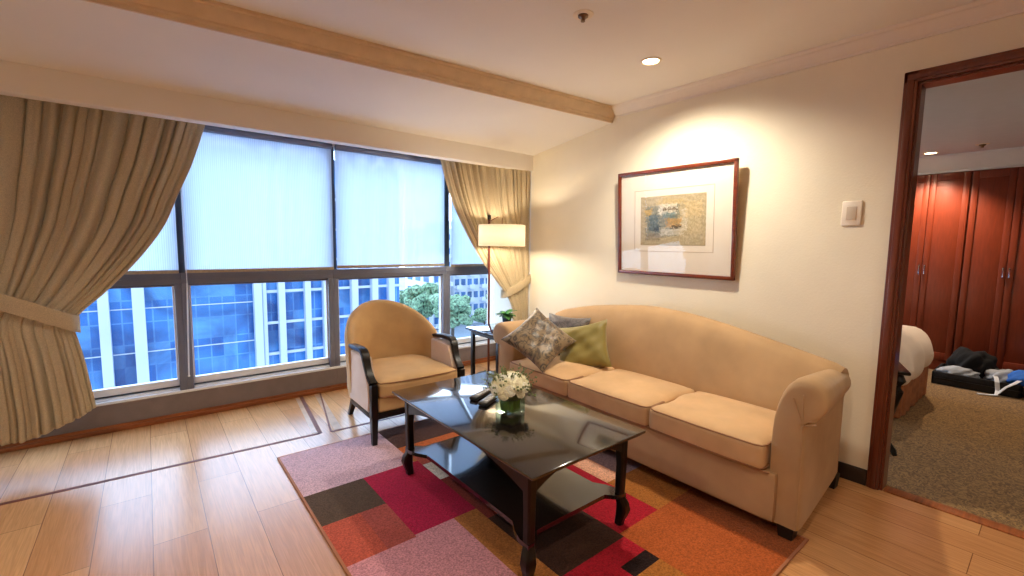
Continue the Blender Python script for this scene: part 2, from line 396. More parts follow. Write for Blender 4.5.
# door casing, jamb and threshold
b = B()
CW = .056
for (ya, yb) in ((DY1, DY1 + CW), (DY0 - CW, DY0)):
    add_box(b, RX - .016, RX + .001, ya, yb, 0, DZ + CW, .004); add_box(b, RX - .022, RX - .012, ya + .014, yb - .014, 0, DZ + .014, .004)
add_box(b, RX - .016, RX + .001, DY0 - CW, DY1 + CW, DZ, DZ + CW, .004); add_box(b, RX - .022, RX - .012, DY0 - .014, DY1 + .042, DZ + .014, DZ + .042, .004)
add_box(b, RX, RX + WT, DY1 - .012, DY1 + .001, 0, DZ); add_box(b, RX, RX + WT, DY0, DY0 + .012, 0, DZ); add_box(b, RX, RX + WT, DY0, DY1, DZ - .012, DZ + .001)
struct('door_1', b, M['mahog'])
b = B(); add_box(b, RX - .002, RX + .075, DY0, DY1 - .018, 0, .007, .002); struct('trim_threshold', b, M['woodtrim'])

# ------------------------------------------------------------------ floor inlays by the window
def strip(b, p, q, w, z=.0012):
    p, q = Vector(p), Vector(q); d = (q - p).normalized(); n = Vector((-d.y, d.x)) * w / 2
    pts = [(p + n), (q + n), (q - n), (p - n)]
    add_prism(b, [(v.x, v.y) for v in pts], 'z', -.004, z)
b = B(); strip(b, (LX, 3.24), (.855, 3.105), .026); strip(b, (.857, 3.10), (.948, 3.95), .026); struct('trim_floor_inlay_left', b, M['inlay'])
b = B(); strip(b, (.925, 3.085), (2.95, 3.02), .024); strip(b, (.922, 3.085), (1.10, 3.95), .012); struct('trim_floor_inlay_right', b, M['inlay'])
b = B(); strip(b, (.975, 3.10), (1.075, 3.95), .05, .0008); strip(b, (.83, 3.14), (.916, 3.95), .03, .0008); struct('trim_floor_inlay_pale', b, M['inlay_pale'])

# ------------------------------------------------------------------ windows
bays = [(LX, .183), (.183, 1.242), (1.242, 2.372), (2.372, RX)]
b = B(); add_box(b, LX, RX, WY, WY + .03, .0, .19); add_box(b, LX, RX, WY - .004, WY + .004, .172, .19, .002)
for x in (.190, 1.262, 2.372): add_box(b, x - .003, x + .003, WY - .003, WY + .001, .03, .188)
struct('wall_window_panel', b, M['panelgrey'])
b = B(); add_box(b, LX, RX, WY - .006, WY + .10, .188, .208, .004); struct('trim_window_sill', b, M['aluwhite'])
b = B(); add_box(b, LX, RX, WY - .02, WY + .2, 2.10, 2.6); struct('wall_window_head', b, M['ceil'])
frames = []
for i, (x0, x1) in enumerate(bays):
    w = thing('window_%d' % (i + 1), 'x', 'x'); del w['label']; del w['category']; w['kind'] = 'structure'; w.location = ((x0 + x1) / 2, WY, .2)
    b = B()
    mL = .042 if i else 0; mR = .042 if i < 3 else 0
    # lower casement frame and transom
    add_box(b, x0, x1, WY + .0, WY + .06, .985, 1.063, .004)
    add_box(b, x0, x1, WY - .006, WY + .03, 1.012, 1.024, .002)
    if mL: add_box(b, x0, x0 + mL, WY + .0, WY + .06, .205, .99, .003)
    if mR: add_box(b, x1 - mR, x1, WY + .0, WY + .06, .205, .99, .003)
    add_box(b, x0 + mL * .8, x1 - mR * .8, WY + .035, WY + .07, .965, .99)
    obj('window_frame', b, M['alu'], w)
    b = B(); add_box(b, x0 + mL, x1 - mR, WY + .02, WY + .07, .205, .222, .003); add_box(b, x0 + mL, x1 - mR, WY + .04, WY + .08, .222, .285, .004)
    if mL: add_box(b, x0 + mL, x0 + mL + .012, WY + .03, WY + .07, .285, .97)
    if mR: add_box(b, x1 - mR - .012, x1 - mR, WY + .03, WY + .07, .285, .97)
    obj('window_ledge', b, M['aluwhite'], w)
    b = B(); add_box(b, x0 + mL, x1 - mR, WY + .035, WY + .045, .226, .236); obj('window_gasket', b, M['aludark'], w)
    b = B()
    if mL: add_box(b, x0 - .002, x0 + .034, WY + .01, WY + .06, 1.06, 2.12)
    if mR: add_box(b, x1 - .020, x1 + .002, WY + .01, WY + .06, 1.06, 2.12)
    if b.verts: obj('mullion', b, M['aludark'], w)
    b = B(); add_box(b, x0 + .002, x1 - .002, WY + .065, WY + .069, .21, 2.12); obj('pane', b, M['glass'], w)
# roller blinds, one per bay
bl = [(LX + .02, .172, 1.085), (.208, 1.246, 1.085), (1.274, 2.335, 1.095), (2.418, RX - .02, 1.085)]
blab = ['ribbed translucent roller blind partly behind the left curtain', 'ribbed translucent roller blind in the wide pane right of the left curtain',
        'ribbed translucent roller blind in the wide pane behind the armchair', 'ribbed translucent roller blind partly behind the right curtain and floor lamp']
for (x0, x1, zb), lab in zip(bl, blab):
    t = thing('roller_blind', lab, 'blind', ((x0 + x1) / 2, WY - .02, 2.1), 'roller blinds on the window wall')
    b = B(); add_box(b, x0, x1, WY - .012, WY - .010, zb, 2.07); obj('blind_fabric', b, M['blind'], t)
    b = B(); add_box(b, x0, x1, WY - .018, WY - .004, zb - .024, zb, .003); obj('hem_bar', b, M['hem'], t)
    b = B(); add_tube(b, [(x0, WY - .03, 2.09), (x1, WY - .03, 2.09)], .024, 14); obj('roller', b, M['alu'], t)
b = B(); add_tube(b, [(.215, WY - .03, 1.95), (.214, WY - .03, .99)], .0025, 6); add_tube(b, [(.214, WY - .03, .99), (.195, WY - .03, .32)], .0045, 8); sphere(b, (.195, WY - .03, .315), .008)
tag(obj('blind_cord', b, M['aluwhite']), 'thin white blind pull wand hanging on the left window mullion', 'cord')

# ------------------------------------------------------------------ curtains
def interp(tab, z):
    """smooth (Hermite) interpolation through a table of (key, value)"""
    tab = sorted(tab)
    if z <= tab[0][0]: return tab[0][1]
    if z >= tab[-1][0]: return tab[-1][1]
    n = len(tab)
    def tan(i):
        a, c = tab[max(0, i - 1)], tab[min(n - 1, i + 1)]; return (c[1] - a[1]) / (c[0] - a[0])
    for i in range(n - 1):
        (a, p), (c, q) = tab[i], tab[i + 1]
        if z <= c:
            h = c - a; t = (z - a) / h
            return (2 * t ** 3 - 3 * t * t + 1) * p + (t ** 3 - 2 * t * t + t) * h * tan(i) + (-2 * t ** 3 + 3 * t * t) * q + (t ** 3 - t * t) * h * tan(i + 1)

def curtain(name, left_tab, right_tab, yfun, hem, top, n_pleat, amp_tab, parent, m, nu=360, nv=90, seed=1, wander=.010):
    rnd = random.Random(seed); ph = [rnd.random() * 6.28 for _ in range(8)]
    t = bmesh.new(); rows = []
    for j in range(nv + 1):
        row = []
        for i in range(nu + 1):
            u = i / nu; zb = hem(u); s = j / nv; z = zb + (top - zb) * s
            xl, xr = interp(left_tab, z), interp(right_tab, z)
            uu = u + .018 * math.sin(2 * PI * 3 * u + ph[0]) + .008 * math.sin(2 * PI * 7 * u + ph[1] + z * .3)
            a = interp(amp_tab, z)
            w = math.sin(2 * PI * n_pleat * uu + ph[2]) + .38 * math.sin(2 * PI * n_pleat * 2.3 * uu + ph[3] + z * .35) + .25 * math.sin(2 * PI * n_pleat * .45 * uu + ph[4] - z * .3)
            x = xl + (xr - xl) * u
            xx = x + wander * math.cos(2 * PI * n_pleat * uu + ph[2]) * min(1, (u * (1 - u)) * 12)
            row.append(t.verts.new((xx, yfun(x, z) + a * w * min(1, .35 + u * (1 - u) * 8), z)))
        rows.append(row)
    for a, c in zip(rows, rows[1:]):
        for i in range(nu): t.faces.new((a[i], a[i + 1], c[i + 1], c[i]))
    o = obj(name, t, m, parent, angle=80, solid=.003); return o

# left curtain
tL = thing('curtain', 'floor-length beige curtain at the left window, tied back to the left', 'curtain', (-.6, 3.62, 2.05), 'beige curtains tied back at the window wall')
zl = [(.1, -1.02), (.75, -1.0), (.95, -1.04), (1.3, -1.12), (2.1, -1.18)]
zr = [(.15, -.285), (.289, -.285), (.426, -.300), (.582, -.318), (.70, -.338), (.78, -.350), (.852, -.325), (.975, -.206), (1.183, -.033), (1.391, .100), (1.584, .176), (1.782, .258), (2.053, .345)]
curtain('curtain_panel', zl, zr, lambda x, z: 3.64 + (.05 if z > 1.5 else .05 * max(0, (z - .8) / .7)), lambda u: .155 + .125 * max(0, (u - .58) / .42) ** 1.4, 2.11, 20,
        [(.1, .030), (.6, .022), (.8, .010), (.9, .011), (1.2, .020), (2.1, .024)], tL, M['curtain'], seed=3)
b = B()   # tie-back band wrapping the gathered cloth
def band(b, pts, h, th=.012):
    rings = []
    for i, p in enumerate(pts):
        p = Vector(p[:3]); hh = h
        rings.append([p + Vector((0, -th / 2, -hh / 2)), p + Vector((0, -th, 0)), p + Vector((0, -th / 2, hh / 2)), p + Vector((0, th / 2, hh / 2)), p + Vector((0, th / 2, -hh / 2))])
    loft(b, rings)
band(b, [(-1.06, 3.66, 1.22), (-1.0, 3.585, 1.155), (-.85, 3.575, 1.065), (-.7, 3.57, .990), (-.6, 3.568, .945), (-.5, 3.568, .895), (-.42, 3.575, .850), (-.36, 3.59, .815), (-.325, 3.63, .795), (-.335, 3.68, .80)], .098)
obj('tieback', b, M['curtain'], tL, 60)
b = B()   # sheer lining behind
t = bmesh.new(); rows = []
for j in range(12):
    row = []
    for i in range(121):
        u = i / 120; z = .12 + j / 11 * 1.98; row.append(t.verts.new((-1.45 + .62 * u, 3.80 + .018 * math.sin(u * 60), z)))
    rows.append(row)
for a, c in zip(rows, rows[1:]):
    for i in range(120): t.faces.new((a[i], a[i + 1], c[i + 1], c[i]))
obj('sheer_lining', t, M['sheer'], tL, 80, solid=.002)

# right curtain
tR = thing('curtain', 'beige curtain behind the floor lamp, tied back to the right wall', 'curtain', (2.8, 3.6, 2.05), 'beige curtains tied back at the window wall')
def yR(x, z): return 3.62 - .185 * max(0, (x - 2.1)) / .92
zl = [(.1, 2.86), (.5, 2.84), (.667, 2.825), (.798, 2.765), (.937, 2.655), (1.141, 2.50), (1.38, 2.355), (1.608, 2.24), (1.829, 2.158), (2.10, 2.085)]
zr = [(.1, 3.012), (2.1, 3.018)]
curtain('curtain_panel', zl, zr, yR, lambda u: .06, 2.11, 16, [(.1, .014), (.7, .010), (.85, .009), (1.2, .016), (2.1, .021)], tR, M['curtain2'], nu=260, seed=9, wander=.008)
b = B(); band(b, [(2.75, 3.56, .800), (2.748, 3.50, .806), (2.79, 3.465, .828), (2.86, 3.44, .868), (2.93, 3.425, .905), (3.0, 3.42, .945), (3.022, 3.43, .955)], .085)
obj('tieback', b, M['curtain2'], tR, 60)

# ------------------------------------------------------------------ rug
RUG = (.555, 2.22, .63, 2.87)
def rug_col(x, y):
    mauve = (212, 176, 184); olive = (88, 68, 50); rust = (190, 86, 62); rust2 = (170, 80, 66); crim = (176, 24, 62); pink = (206, 142, 148)
    tan = (178, 112, 54); white = (220, 212, 200); maroon = (140, 56, 44); dk = (84, 56, 48); orange = (196, 106, 58); red = (168, 22, 40)
    peach = (226, 168, 136); grey = (150, 124, 124); dkb = (66, 40, 28); org2 = (172, 86, 38); blk = (34, 18, 18); tan2 = (166, 102, 42)
    if y > 2.335 and x < 1.165: return mauve
    if x < .862:
        if y > 2.03: return olive
        if y > 1.705: return rust if x < .73 else rust2
        if y > 1.15: return pink
        return crim if x < .75 else tan
    if x < 1.19 and 1.72 < y < 2.335: return crim
    if x < 1.062: return pink if y > 1.15 else (mauve if y < .85 else rust)
    if y > 2.555: return dk if x < 1.75 else grey
    if y > 2.40: return orange
    if x < 1.19: return tan if y > 1.1 else maroon
    if x < 1.36 and 2.065 < y < 2.27: return white
    if y > 2.27: return rust2
    if x < 1.48 and y > 1.62: return maroon
    if x < 1.59:
        if y > 1.64: return maroon if x < 1.4 else grey
        if y > 1.14: return dkb
        if y > 1.03: return red if x > 1.1 else maroon
        if y > .96: return blk if x > 1.42 else red
        return tan2
    if x < 1.89: 
        if y > 1.165: return red if y < 2.05 else orange
        return org2
    if y > 1.48:
        if x < 2.02: return peach if y < 1.95 else maroon
        return grey
    if y > 1.165: return tan2
    return org2 if x < 2.02 else (146, 78, 40)
xs = sorted({RUG[0], RUG[1], .73, .75, .862, 1.062, 1.165, 1.19, 1.36, 1.4, 1.42, 1.48, 1.59, 1.75, 1.89, 2.02} | {RUG[0] + k * .07 for k in range(1, 23)})
ys = sorted({RUG[2], RUG[3], .85, .96, 1.03, 1.1, 1.14, 1.15, 1.165, 1.48, 1.62, 1.64, 1.705, 1.72, 1.95, 2.03, 2.05, 2.065, 2.27, 2.335, 2.40, 2.555} | {RUG[2] + k * .08 for k in range(1, 27)})
rt = thing('area_rug', 'patchwork rug of pink, crimson, orange and brown rectangles under the coffee table', 'rug', (1.39, 1.75, 0))
b = B(); cl = b.loops.layers.float_color.new('Col')
V = {(i, j): b.verts.new((x, y, .010)) for i, x in enumerate(xs) for j, y in enumerate(ys)}
for i in range(len(xs) - 1):
    for j in range(len(ys) - 1):
        f = b.faces.new((V[i, j], V[i + 1, j], V[i + 1, j + 1], V[i, j + 1])); c = lin(rug_col((xs[i] + xs[i + 1]) / 2, (ys[j] + ys[j + 1]) / 2))
        for l in f.loops: l[cl] = tuple(list((round(v, 4) for v in c)))
M['rug'] = attr_mat('rug_pile', .95, .7, 150, .03, 1.)
o = obj('rug_pile', b, M['rug'], rt)
for a in o.data.color_attributes: a.name = 'Col'
b = B(); x0, x1, y0, y1 = RUG
add_box(b, x0, x1, y0, y1, .001, .0095)
for (a, c, d, e) in ((x0 - .010, x0 + .002, y0 - .010, y1 + .010), (x1 - .002, x1 + .010, y0 - .010, y1 + .010), (x0, x1, y0 - .010, y0 + .002), (x0, x1, y1 - .002, y1 + .010)): add_box(b, a, c, d, e, .001, .0105, .002)
obj('rug_binding', b, mat('rug_edge', (168, 108, 74), .9), rt)

# ------------------------------------------------------------------ sofa
so = thing('sofa', 'beige velvet three-seat sofa with a curved camel back and rolled arms', 'sofa', (2.5, 1.7, 0))
b = B(); rbox(b, (2.50, 1.68, .185), (.388, .95, .118), .018, 8); obj('base', b, M['velvet'], so)
b = B(); add_tube(b, [(2.108, .76, .298), (2.108, 2.60, .298)], .005, 8); obj('piping', b, M['piping'], so)
crest = [(.56, .655), (.68, .690), (1.11, .784), (1.49, .852), (1.75, .872), (1.95, .868), (2.4, .812), (2.82, .716), (2.9, .69)]
b = B(); rings = []
for k in range(41):
    y = .682 + (2.76 - .682) * k / 40; zc = interp(crest, y)
    e = min(1, min(k + 1, 41 - k) / 2); e = math.sin(e * PI / 2)
    lean = .0
    wob = .004 * math.sin(y * 9) + .003 * math.sin(y * 23)
    secs = [(2.64, .20), (2.585 + wob, .36), (2.592 + wob, .46), (2.632, zc - .22), (2.668, zc - .10), (2.70, zc - .045), (2.735, zc - .013), (2.79, zc), (2.845, zc - .012), (2.885, zc - .045), (2.905, zc - .10), (2.915, .45), (2.915, .08), (2.70, .08)]
    cx = 2.79; rings.append([Vector((cx + (x - cx) * (.75 + .25 * e), max(y, .712) if z < .5 else y, z if z < .5 else z - (1 - e) * .03)) for x, z in secs])
loft(b, rings); obj('backrest', b, M['velvet'], so, 60)
def arm(yin, yout, yroll, ztop, zback, sgn):
    """rolled arm; sgn -1: outer side toward -y"""
    b = B(); rings = []
    stations = [(2.136, .86), (2.142, .95), (2.156, .99), (2.18, 1.), (2.3, 1.), (2.45, 1.), (2.6, 1.), (2.75, 1.), (2.86, 1.), (2.90, .96)]
    for x, k in stations:
        s = max(0, (x - 2.2) / .7); zt = ztop + (zback - ztop) * s; r = .090 - .020 * s
        yo = yout + (-sgn) * .058 * s; yi = yin + (-sgn) * .05 * s; cy = yroll + (-sgn) * (.105 * s); cy = cy - sgn * r; cz = zt - r
        pts = [(yi, .07), (yi, .25), (yi, .45)]
        # roll: from inner side over the top to underneath the outside
        zi = .47
        for q in range(0, 17):
            a = math.radians(4 + q * 216 / 16)
            if a <= PI / 2: pts.append((cy - sgn * math.cos(a) ** .9 * abs(yi - cy), zi + math.sin(a) * (zt - zi)))
            else: pts.append((cy - sgn * math.cos(a) * r, cz + math.sin(a) * r))
        pts += [(yo, cz - r * .62), (yo, .35), (yo, .07)]
        cyc = (yi + yo) / 2
        rings.append([Vector((x, cyc + (p - cyc) * k if True else p, .42 + (z - .42) * (k if z > .42 else 1))) for p, z in pts])
    loft(b, rings); return b
pin = M['piping']
a1 = obj('armrest', arm(.772, .640, .566, .748, .655, -1), M['velvet'], so, 60)
a2 = obj('armrest', arm(2.600, 2.790, 2.880, .680, .680, 1), M['velvet'], so, 60)
b = B(); add_tube(b, [(2.137, .648, .08), (2.135, .648, .30), (2.135, .650, .545), (2.136, .60, .565)], .0035, 6)
add_tube(b, [(2.136, .655, .56), (2.128, .69, .66)], .003, 6); add_tube(b, [(2.136, .652, .555), (2.130, .655, .68)], .003, 6)
obj('piping', b, M['velvet'], a1)
b = B(); add_tube(b, [(2.137, 2.782, .08), (2.135, 2.782, .50), (2.136, 2.82, .52)], .0035, 6); obj('piping', b, M['velvet'], a2)
cy = [(.778, 1.372), (1.378, 1.985), (1.990, 2.592)]
for k, (y0, y1) in enumerate(cy):
    def fn(q, P, k=k):
        bulge = (1 - q.x ** 4) * (1 - q.y ** 4)
        if q.z > 0: P.z += .030 * bulge + (.006 * math.sin(P.x * 21 + k) * (1 - q.x ** 4) * abs(q.z))
        P.x -= .010 * (1 - q.y ** 4) * (1 if q.x < 0 else 0)
        P.y += .004 * math.sin(P.x * 18 + k * 2) * (1 - q.x ** 2)
        return P
    b = B(); rbox(b, (2.345, (y0 + y1) / 2, .363), (.262, (y1 - y0) / 2, .058), .022, 12, fn)
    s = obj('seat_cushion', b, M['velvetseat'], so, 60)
    b = B()
    for z in (.417, .312):
        add_tube(b, [(2.24, y0 - .0, z + (.004 if z > .4 else 0)), (2.12, y0 + .002, z), (2.095, y0 + .012, z), (2.083, y0 + .04, z), (2.076, (y0 + y1) / 2, z), (2.083, y1 - .04, z), (2.095, y1 - .012, z), (2.12, y1 - .002, z), (2.24, y1, z + (.004 if z > .4 else 0))], .0045, 8)
    obj('piping', b, pin, s)
for (x, y) in ((2.175, .690), (2.175, 2.68), (2.86, .72), (2.86, 2.66)):
    b = B(); add_prism(b, [(-.035, -.035), (.035, -.035), (.035, .035), (-.035, .035)], 'z', .010, .075)
    bmesh.ops.translate(b, vec=(x, y, 0), verts=b.verts)
    for v in b.verts:
        if v.co.z < .04: v.co.x = x + (v.co.x - x) * .8; v.co.y = y + (v.co.y - y) * .8
        if x > 2.3 and v.co.z < .04: v.co.z = 0.0
        if x < 2.3 and v.co.z < .04: v.co.z = .0105
    obj('leg', b, M['blackleg'], so)

# throw pillows
def pillow(name, label, size, th, m, mtx, seed=0, group='cushions on the far end of the sofa'):
    rnd = random.Random(seed); n = 22; t = bmesh.new(); G = {}
    for s in (1, -1):
        for i in range(n + 1):
            for j in range(n + 1):
                if s < 0 and (i in (0, n) or j in (0, n)): G[s, i, j] = G[1, i, j]; continue
                u, v = -1 + 2 * i / n, -1 + 2 * j / n
                px = u * (1 - .10 * (1 - v * v) * abs(u)) * size[0] / 2; py = v * (1 - .10 * (1 - u * u) * abs(v)) * size[1] / 2
                h = th / 2 * ((1 - u ** 4) * (1 - v ** 4)) ** .55
                wr = .006 * math.sin(7 * u + 5 * v + seed) + .004 * math.sin(13 * v - 6 * u + seed * 2)
                G[s, i, j] = t.verts.new((px, py, s * (h + wr * (1 - u * u) * (1 - v * v)) + .012 * u * v))
    for s in (1, -1):
        for i in range(n):
            for j in range(n):
                f = [G[s, i, j], G[s, i + 1, j], G[s, i + 1, j + 1], G[s, i, j + 1]]
                t.faces.new(f if s > 0 else list(reversed(f)))
    bmesh.ops.transform(t, matrix=mtx.to_3x3().to_4x4(), verts=t.verts)
    o = obj(name, t, m, None, 60); o.location = mtx.translation; tag(o, label, 'cushion', group); return o
def frame_mtx(c, right, up, roll=0):
    r = Vector(right).normalized(); u = Vector(up); u = (u - r * u.dot(r)).normalized(); n = r.cross(u)
    R = Matrix((r, u, n)).transposed() @ Matrix.Rotation(roll, 3, 'Z'); m = R.to_4x4(); m.translation = Vector(c); return m
pillow('throw_pillow', 'brown-gold patterned cushion standing on its corner on the sofa', (.395, .395), .11, M['browndamask'], frame_mtx((2.17, 2.35, .620), (.84, -.54, 0), (.42, .58, .70), math.radians(43)), 2)
pillow('throw_pillow', 'olive green satin cushion leaning on the sofa back', (.40, .35), .12, M['olive'], frame_mtx((2.46, 2.19, .560), (.34, -.94, .0), (.42, .14, .9), math.radians(15)), 5)
pillow('throw_pillow', 'dark grey cushion behind the patterned and olive cushions', (.36, .36), .11, M['greyvelvet'], frame_mtx((2.53, 2.44, .575), (.42, -.9, 0), (.34, .16, .92), math.radians(-3)), 8)

# ------------------------------------------------------------------ coffee table
ct = thing('coffee_table', 'glossy black rectangular coffee table with a lower shelf and scroll feet', 'table', (1.365, 1.71, 0))
TX0, TX1, TY0, TY1, TZ = 1.018, 1.696, 1.122, 2.300, .48
b = B(); add_box(b, TX0, TX1, TY0, TY1, TZ - .014, TZ, .004); obj('tabletop', b, M['tabletop'], ct)
b = B(); add_box(b, TX0 + .012, TX1 - .012, TY0 + .012, TY1 - .012, TZ - .024, TZ - .014, .003); add_box(b, TX0 + .03, TX1 - .03, TY0 + .03, TY1 - .03, TZ - .034, TZ - .024, .002)
obj('top_moulding', b, M['blackwood'], ct)
LXs, LYs = (1.088, 1.648), (1.215, 2.222)
def arch(a0, a1, zt, zmin, zmax, n=18):
    up = [(a0, zt), (a1, zt)]; lo = []
    for k in range(n + 1):
        s = k / n; lo.append((a1 + (a0 - a1) * s, zmax - (zmax - zmin) * (abs(2 * s - 1) ** 2.4)))
    return up + lo
for x in (LXs[0] - .018, LXs[1] + .0):
    b = B(); add_prism(b, arch(LYs[0], LYs[1], TZ - .03, TZ - .125, TZ - .05), 'x', x, x + .018); obj('apron', b, M['blackwood'], ct, 25)
for y in (LYs[0] - .018, LYs[1] + .0):
    b = B(); add_prism(b, arch(LXs[0], LXs[1], TZ - .03, TZ - .125, TZ - .05), 'y', y, y + .018); obj('apron', b, M['blackwood'], ct, 25)
for x in LXs:
    for y in LYs:
        ox = -1 if x < 1.3 else 1; oy = -1 if y < 1.6 else 1
        b = B(); d = Vector((ox, oy, 0)) * .7071
        ctr = [(.455, 0, .046), (.36, 0, .044), (.30, .002, .040), (.20, .0, .039), (.155, -.001, .038), (.135, .004, .042), (.115, .014, .048), (.085, .018, .054), (.055, .012, .046), (.03, .004, .038), (.012, .002, .036)]
        rings = []
        for z, o_, w in ctr:
            c = Vector((x, y, z)) + d * o_; h = w / 2; q = h * .35
            rings.append([c + Vector(v) for v in ((-h, -h + q, 0), (-h, h - q, 0), (-h + q, h, 0), (h - q, h, 0), (h, h - q, 0), (h, -h + q, 0), (h - q, -h, 0), (-h + q, -h, 0))])
        loft(b, rings); obj('leg', b, M['blackwood'], ct, 40)
# lower shelf with scalloped edges
sx0, sx1, sy0, sy1 = LXs[0] - .02, LXs[1] + .02, LYs[0] - .02, LYs[1] + .02
def scal(a0, a1, n=20):
    out = []
    for k in range(n + 1):
        s = k / n; e = min(s, 1 - s); dpt = .052 * min(1, max(0, (e - .06) / .10)) ; dpt = dpt * dpt * (3 * .052 - 2 * dpt) / (.052 ** 2) if dpt else 0
        out.append((a0 + (a1 - a0) * s, dpt))
    return out
poly = [(x, sy0 + d) for x, d in scal(sx0, sx1)] + [(sx1 - d, y) for y, d in scal(sy0, sy1)] + [(x, sy1 - d) for x, d in scal(sx1, sx0)] + [(sx0 + d, y) for y, d in scal(sy1, sy0)]
pp = []
for p in poly:
    if not pp or (Vector(p) - Vector(pp[-1])).length > 1e-5: pp.append(p)
b = B(); add_prism(b, pp, 'z', .142, .162); obj('shelf', b, M['tabletop'], ct, 30)

# remotes
def remote(name, label, c, ang, L_, W_, m):
    r = thing(name, label, 'remote', (c[0], c[1], TZ), 'remote controls on the coffee table')
    b = B(); rbox(b, (0, 0, .011), (W_ / 2, L_ / 2, .0105), .008, 6); o = obj('remote_body', b, m); o.parent = r
    for i in range(3):
        for j in range(5):
            b = B(); add_box(b, -.014 + i * .010, -.008 + i * .010, -L_ * .3 + j * .022, -L_ * .3 + j * .022 + .011, .0205, .0235, .001); k = obj('button', b, M['button']); k.parent = r
    r.rotation_euler = (0, 0, ang)
remote('remote_control', 'dark slim remote control behind the other remote, left of the flowers', (1.375, 1.935), math.radians(-68), .19, .046, M['remote'])
remote('remote_control', 'black thick remote control beside the glass vase', (1.345, 1.835), math.radians(-62), .15, .052, M['remote'])

# flower arrangement: the vase, the flowers in it
vx, vy = 1.343, 1.655
vt = thing('glass_vase', 'square clear glass vase of green leaves standing on the coffee table', 'vase', (vx, vy, TZ))
s = .052; hgt = .098; R45 = Matrix.Rotation(math.radians(8), 4, 'Z')
b = B(); add_box(b, -s, s, -s, s, .0005, .012, .002)
for (a, c, d, e) in ((-s, -s + .004, -s, s), (s - .004, s, -s, s), (-s + .004, s - .004, -s, -s + .004), (-s + .004, s - .004, s - .004, s)): add_box(b, a, c, d, e, .012, hgt, .001)
o = obj('glass_body', b, M['vglass']); o.parent = vt
b = B()
for k in range(9):
    a = k * .7; r0 = .040; ring = []
    for q in range(9):
        an = a + q * .16; rr = min(.044 / max(abs(math.cos(an)), abs(math.sin(an))), .050)
        ring.append([Vector((rr * math.cos(an) * f_, rr * math.sin(an) * f_, .016 + .068 * zz)) for f_, zz in ((.93, 0), (.97, .35), (.97, .7), (.9, 1))])
    loft(b, ring, cap=False, closed=False)
o = obj('wrapped_leaves', b, M['stem'], None, 60, solid=.0015); o.parent = vt
b = B(); add_box(b, -.036, .036, -.036, .036, .014, .08, .012); o = obj('foliage_core', b, M['water']); o.parent = vt
vt.rotation_euler = (0, 0, math.radians(4))
fl = thing('flower_bouquet', 'domed bouquet of cream and white flowers in the glass vase', 'flowers', (vx, vy, TZ + .09))
rnd = random.Random(4)
def blossom(b, c, r, nrm, rr):
    """a ruffled bloom of layered petals"""
    nrm = Vector(nrm).normalized(); q = nrm.to_track_quat('Z', 'Y').to_matrix().to_4x4(); q.translation = Vector(c)
    for layer, (rad, tilt, cnt) in enumerate(((1., .35, 8), (.72, .7, 7), (.45, 1.05, 5), (.2, 1.3, 4))):
        for k in range(cnt):
            a = 2 * PI * k / cnt + layer * .4 + rr.random() * .3; t = bmesh.new()
            L_ = r * rad; w = r * .42 * (1 if layer < 2 else .8); ct_, st_ = math.cos(tilt), math.sin(tilt)
            pts = []
            for u in (0, .4, .75, 1.):
                ww = w * (.35, .9, 1., .55)[[0, .4, .75, 1.].index(u)]
                for v in (-1, 0, 1):
                    lx = L_ * u * ct_; lz = L_ * u * st_ + (.10 * r * abs(v)) + .06 * r * math.sin(k * 3 + v * 2)
                    y_ = v * ww; pts.append(t.verts.new((lx * math.cos(a) - y_ * math.sin(a), lx * math.sin(a) + y_ * math.cos(a), lz * .6)))
            for i in range(3):
                for j in range(2): t.faces.new((pts[i * 3 + j], pts[i * 3 + j + 1], pts[i * 3 + j + 4], pts[i * 3 + j + 3]))
            merge(b, t, q)
cnt = 0
for k in range(34):
    i = k + .5; ph = math.acos(1 - 1.05 * i / 34); th = PI * (1 + 5 ** .5) * i
    d = Vector((math.sin(ph) * math.cos(th), math.sin(ph) * math.sin(th), math.cos(ph)))
    c = Vector((d.x * .088, d.y * .088, .028 + d.z * .070)); b = B(); blossom(b, c, .025 + rnd.random() * .008, d, rnd)
    o = obj('blossom', b, M['petal'] if k % 3 else M['petal2'], None, 180, solid=.0008); o.parent = fl
b = B(); sphere(b, (0, 0, .030), .078, 3, (1, 1, .78), .08); o = obj('foliage_core', b, M['sprig']); o.parent = fl
b = B()
for k in range(60):
    a = rnd.random() * 2 * PI; e = rnd.uniform(-.15, 1.2); d = Vector((math.cos(a) * math.cos(e), math.sin(a) * math.cos(e), math.sin(e)))
    L_ = rnd.uniform(.105, .150) * (1 if e < .7 else .85); p0 = d * .05 + Vector((0, 0, .02)); p1 = d * L_ + Vector((0, 0, .028 + .01 * rnd.random()))
    add_tube(b, [p0, (p0 + p1) / 2 + Vector((0, 0, .006)), p1], .0009, 4)
    for j in range(4):
        q = p0.lerp(p1, .6 + j * .13) + Vector([rnd.uniform(-.006, .006) for _ in range(3)]); sphere(b, q, .0042, 1, (1, 1, 1.3))
o = obj('sprig', b, M['sprig'], None, 60); o['kind'] = 'stuff'; o.parent = fl

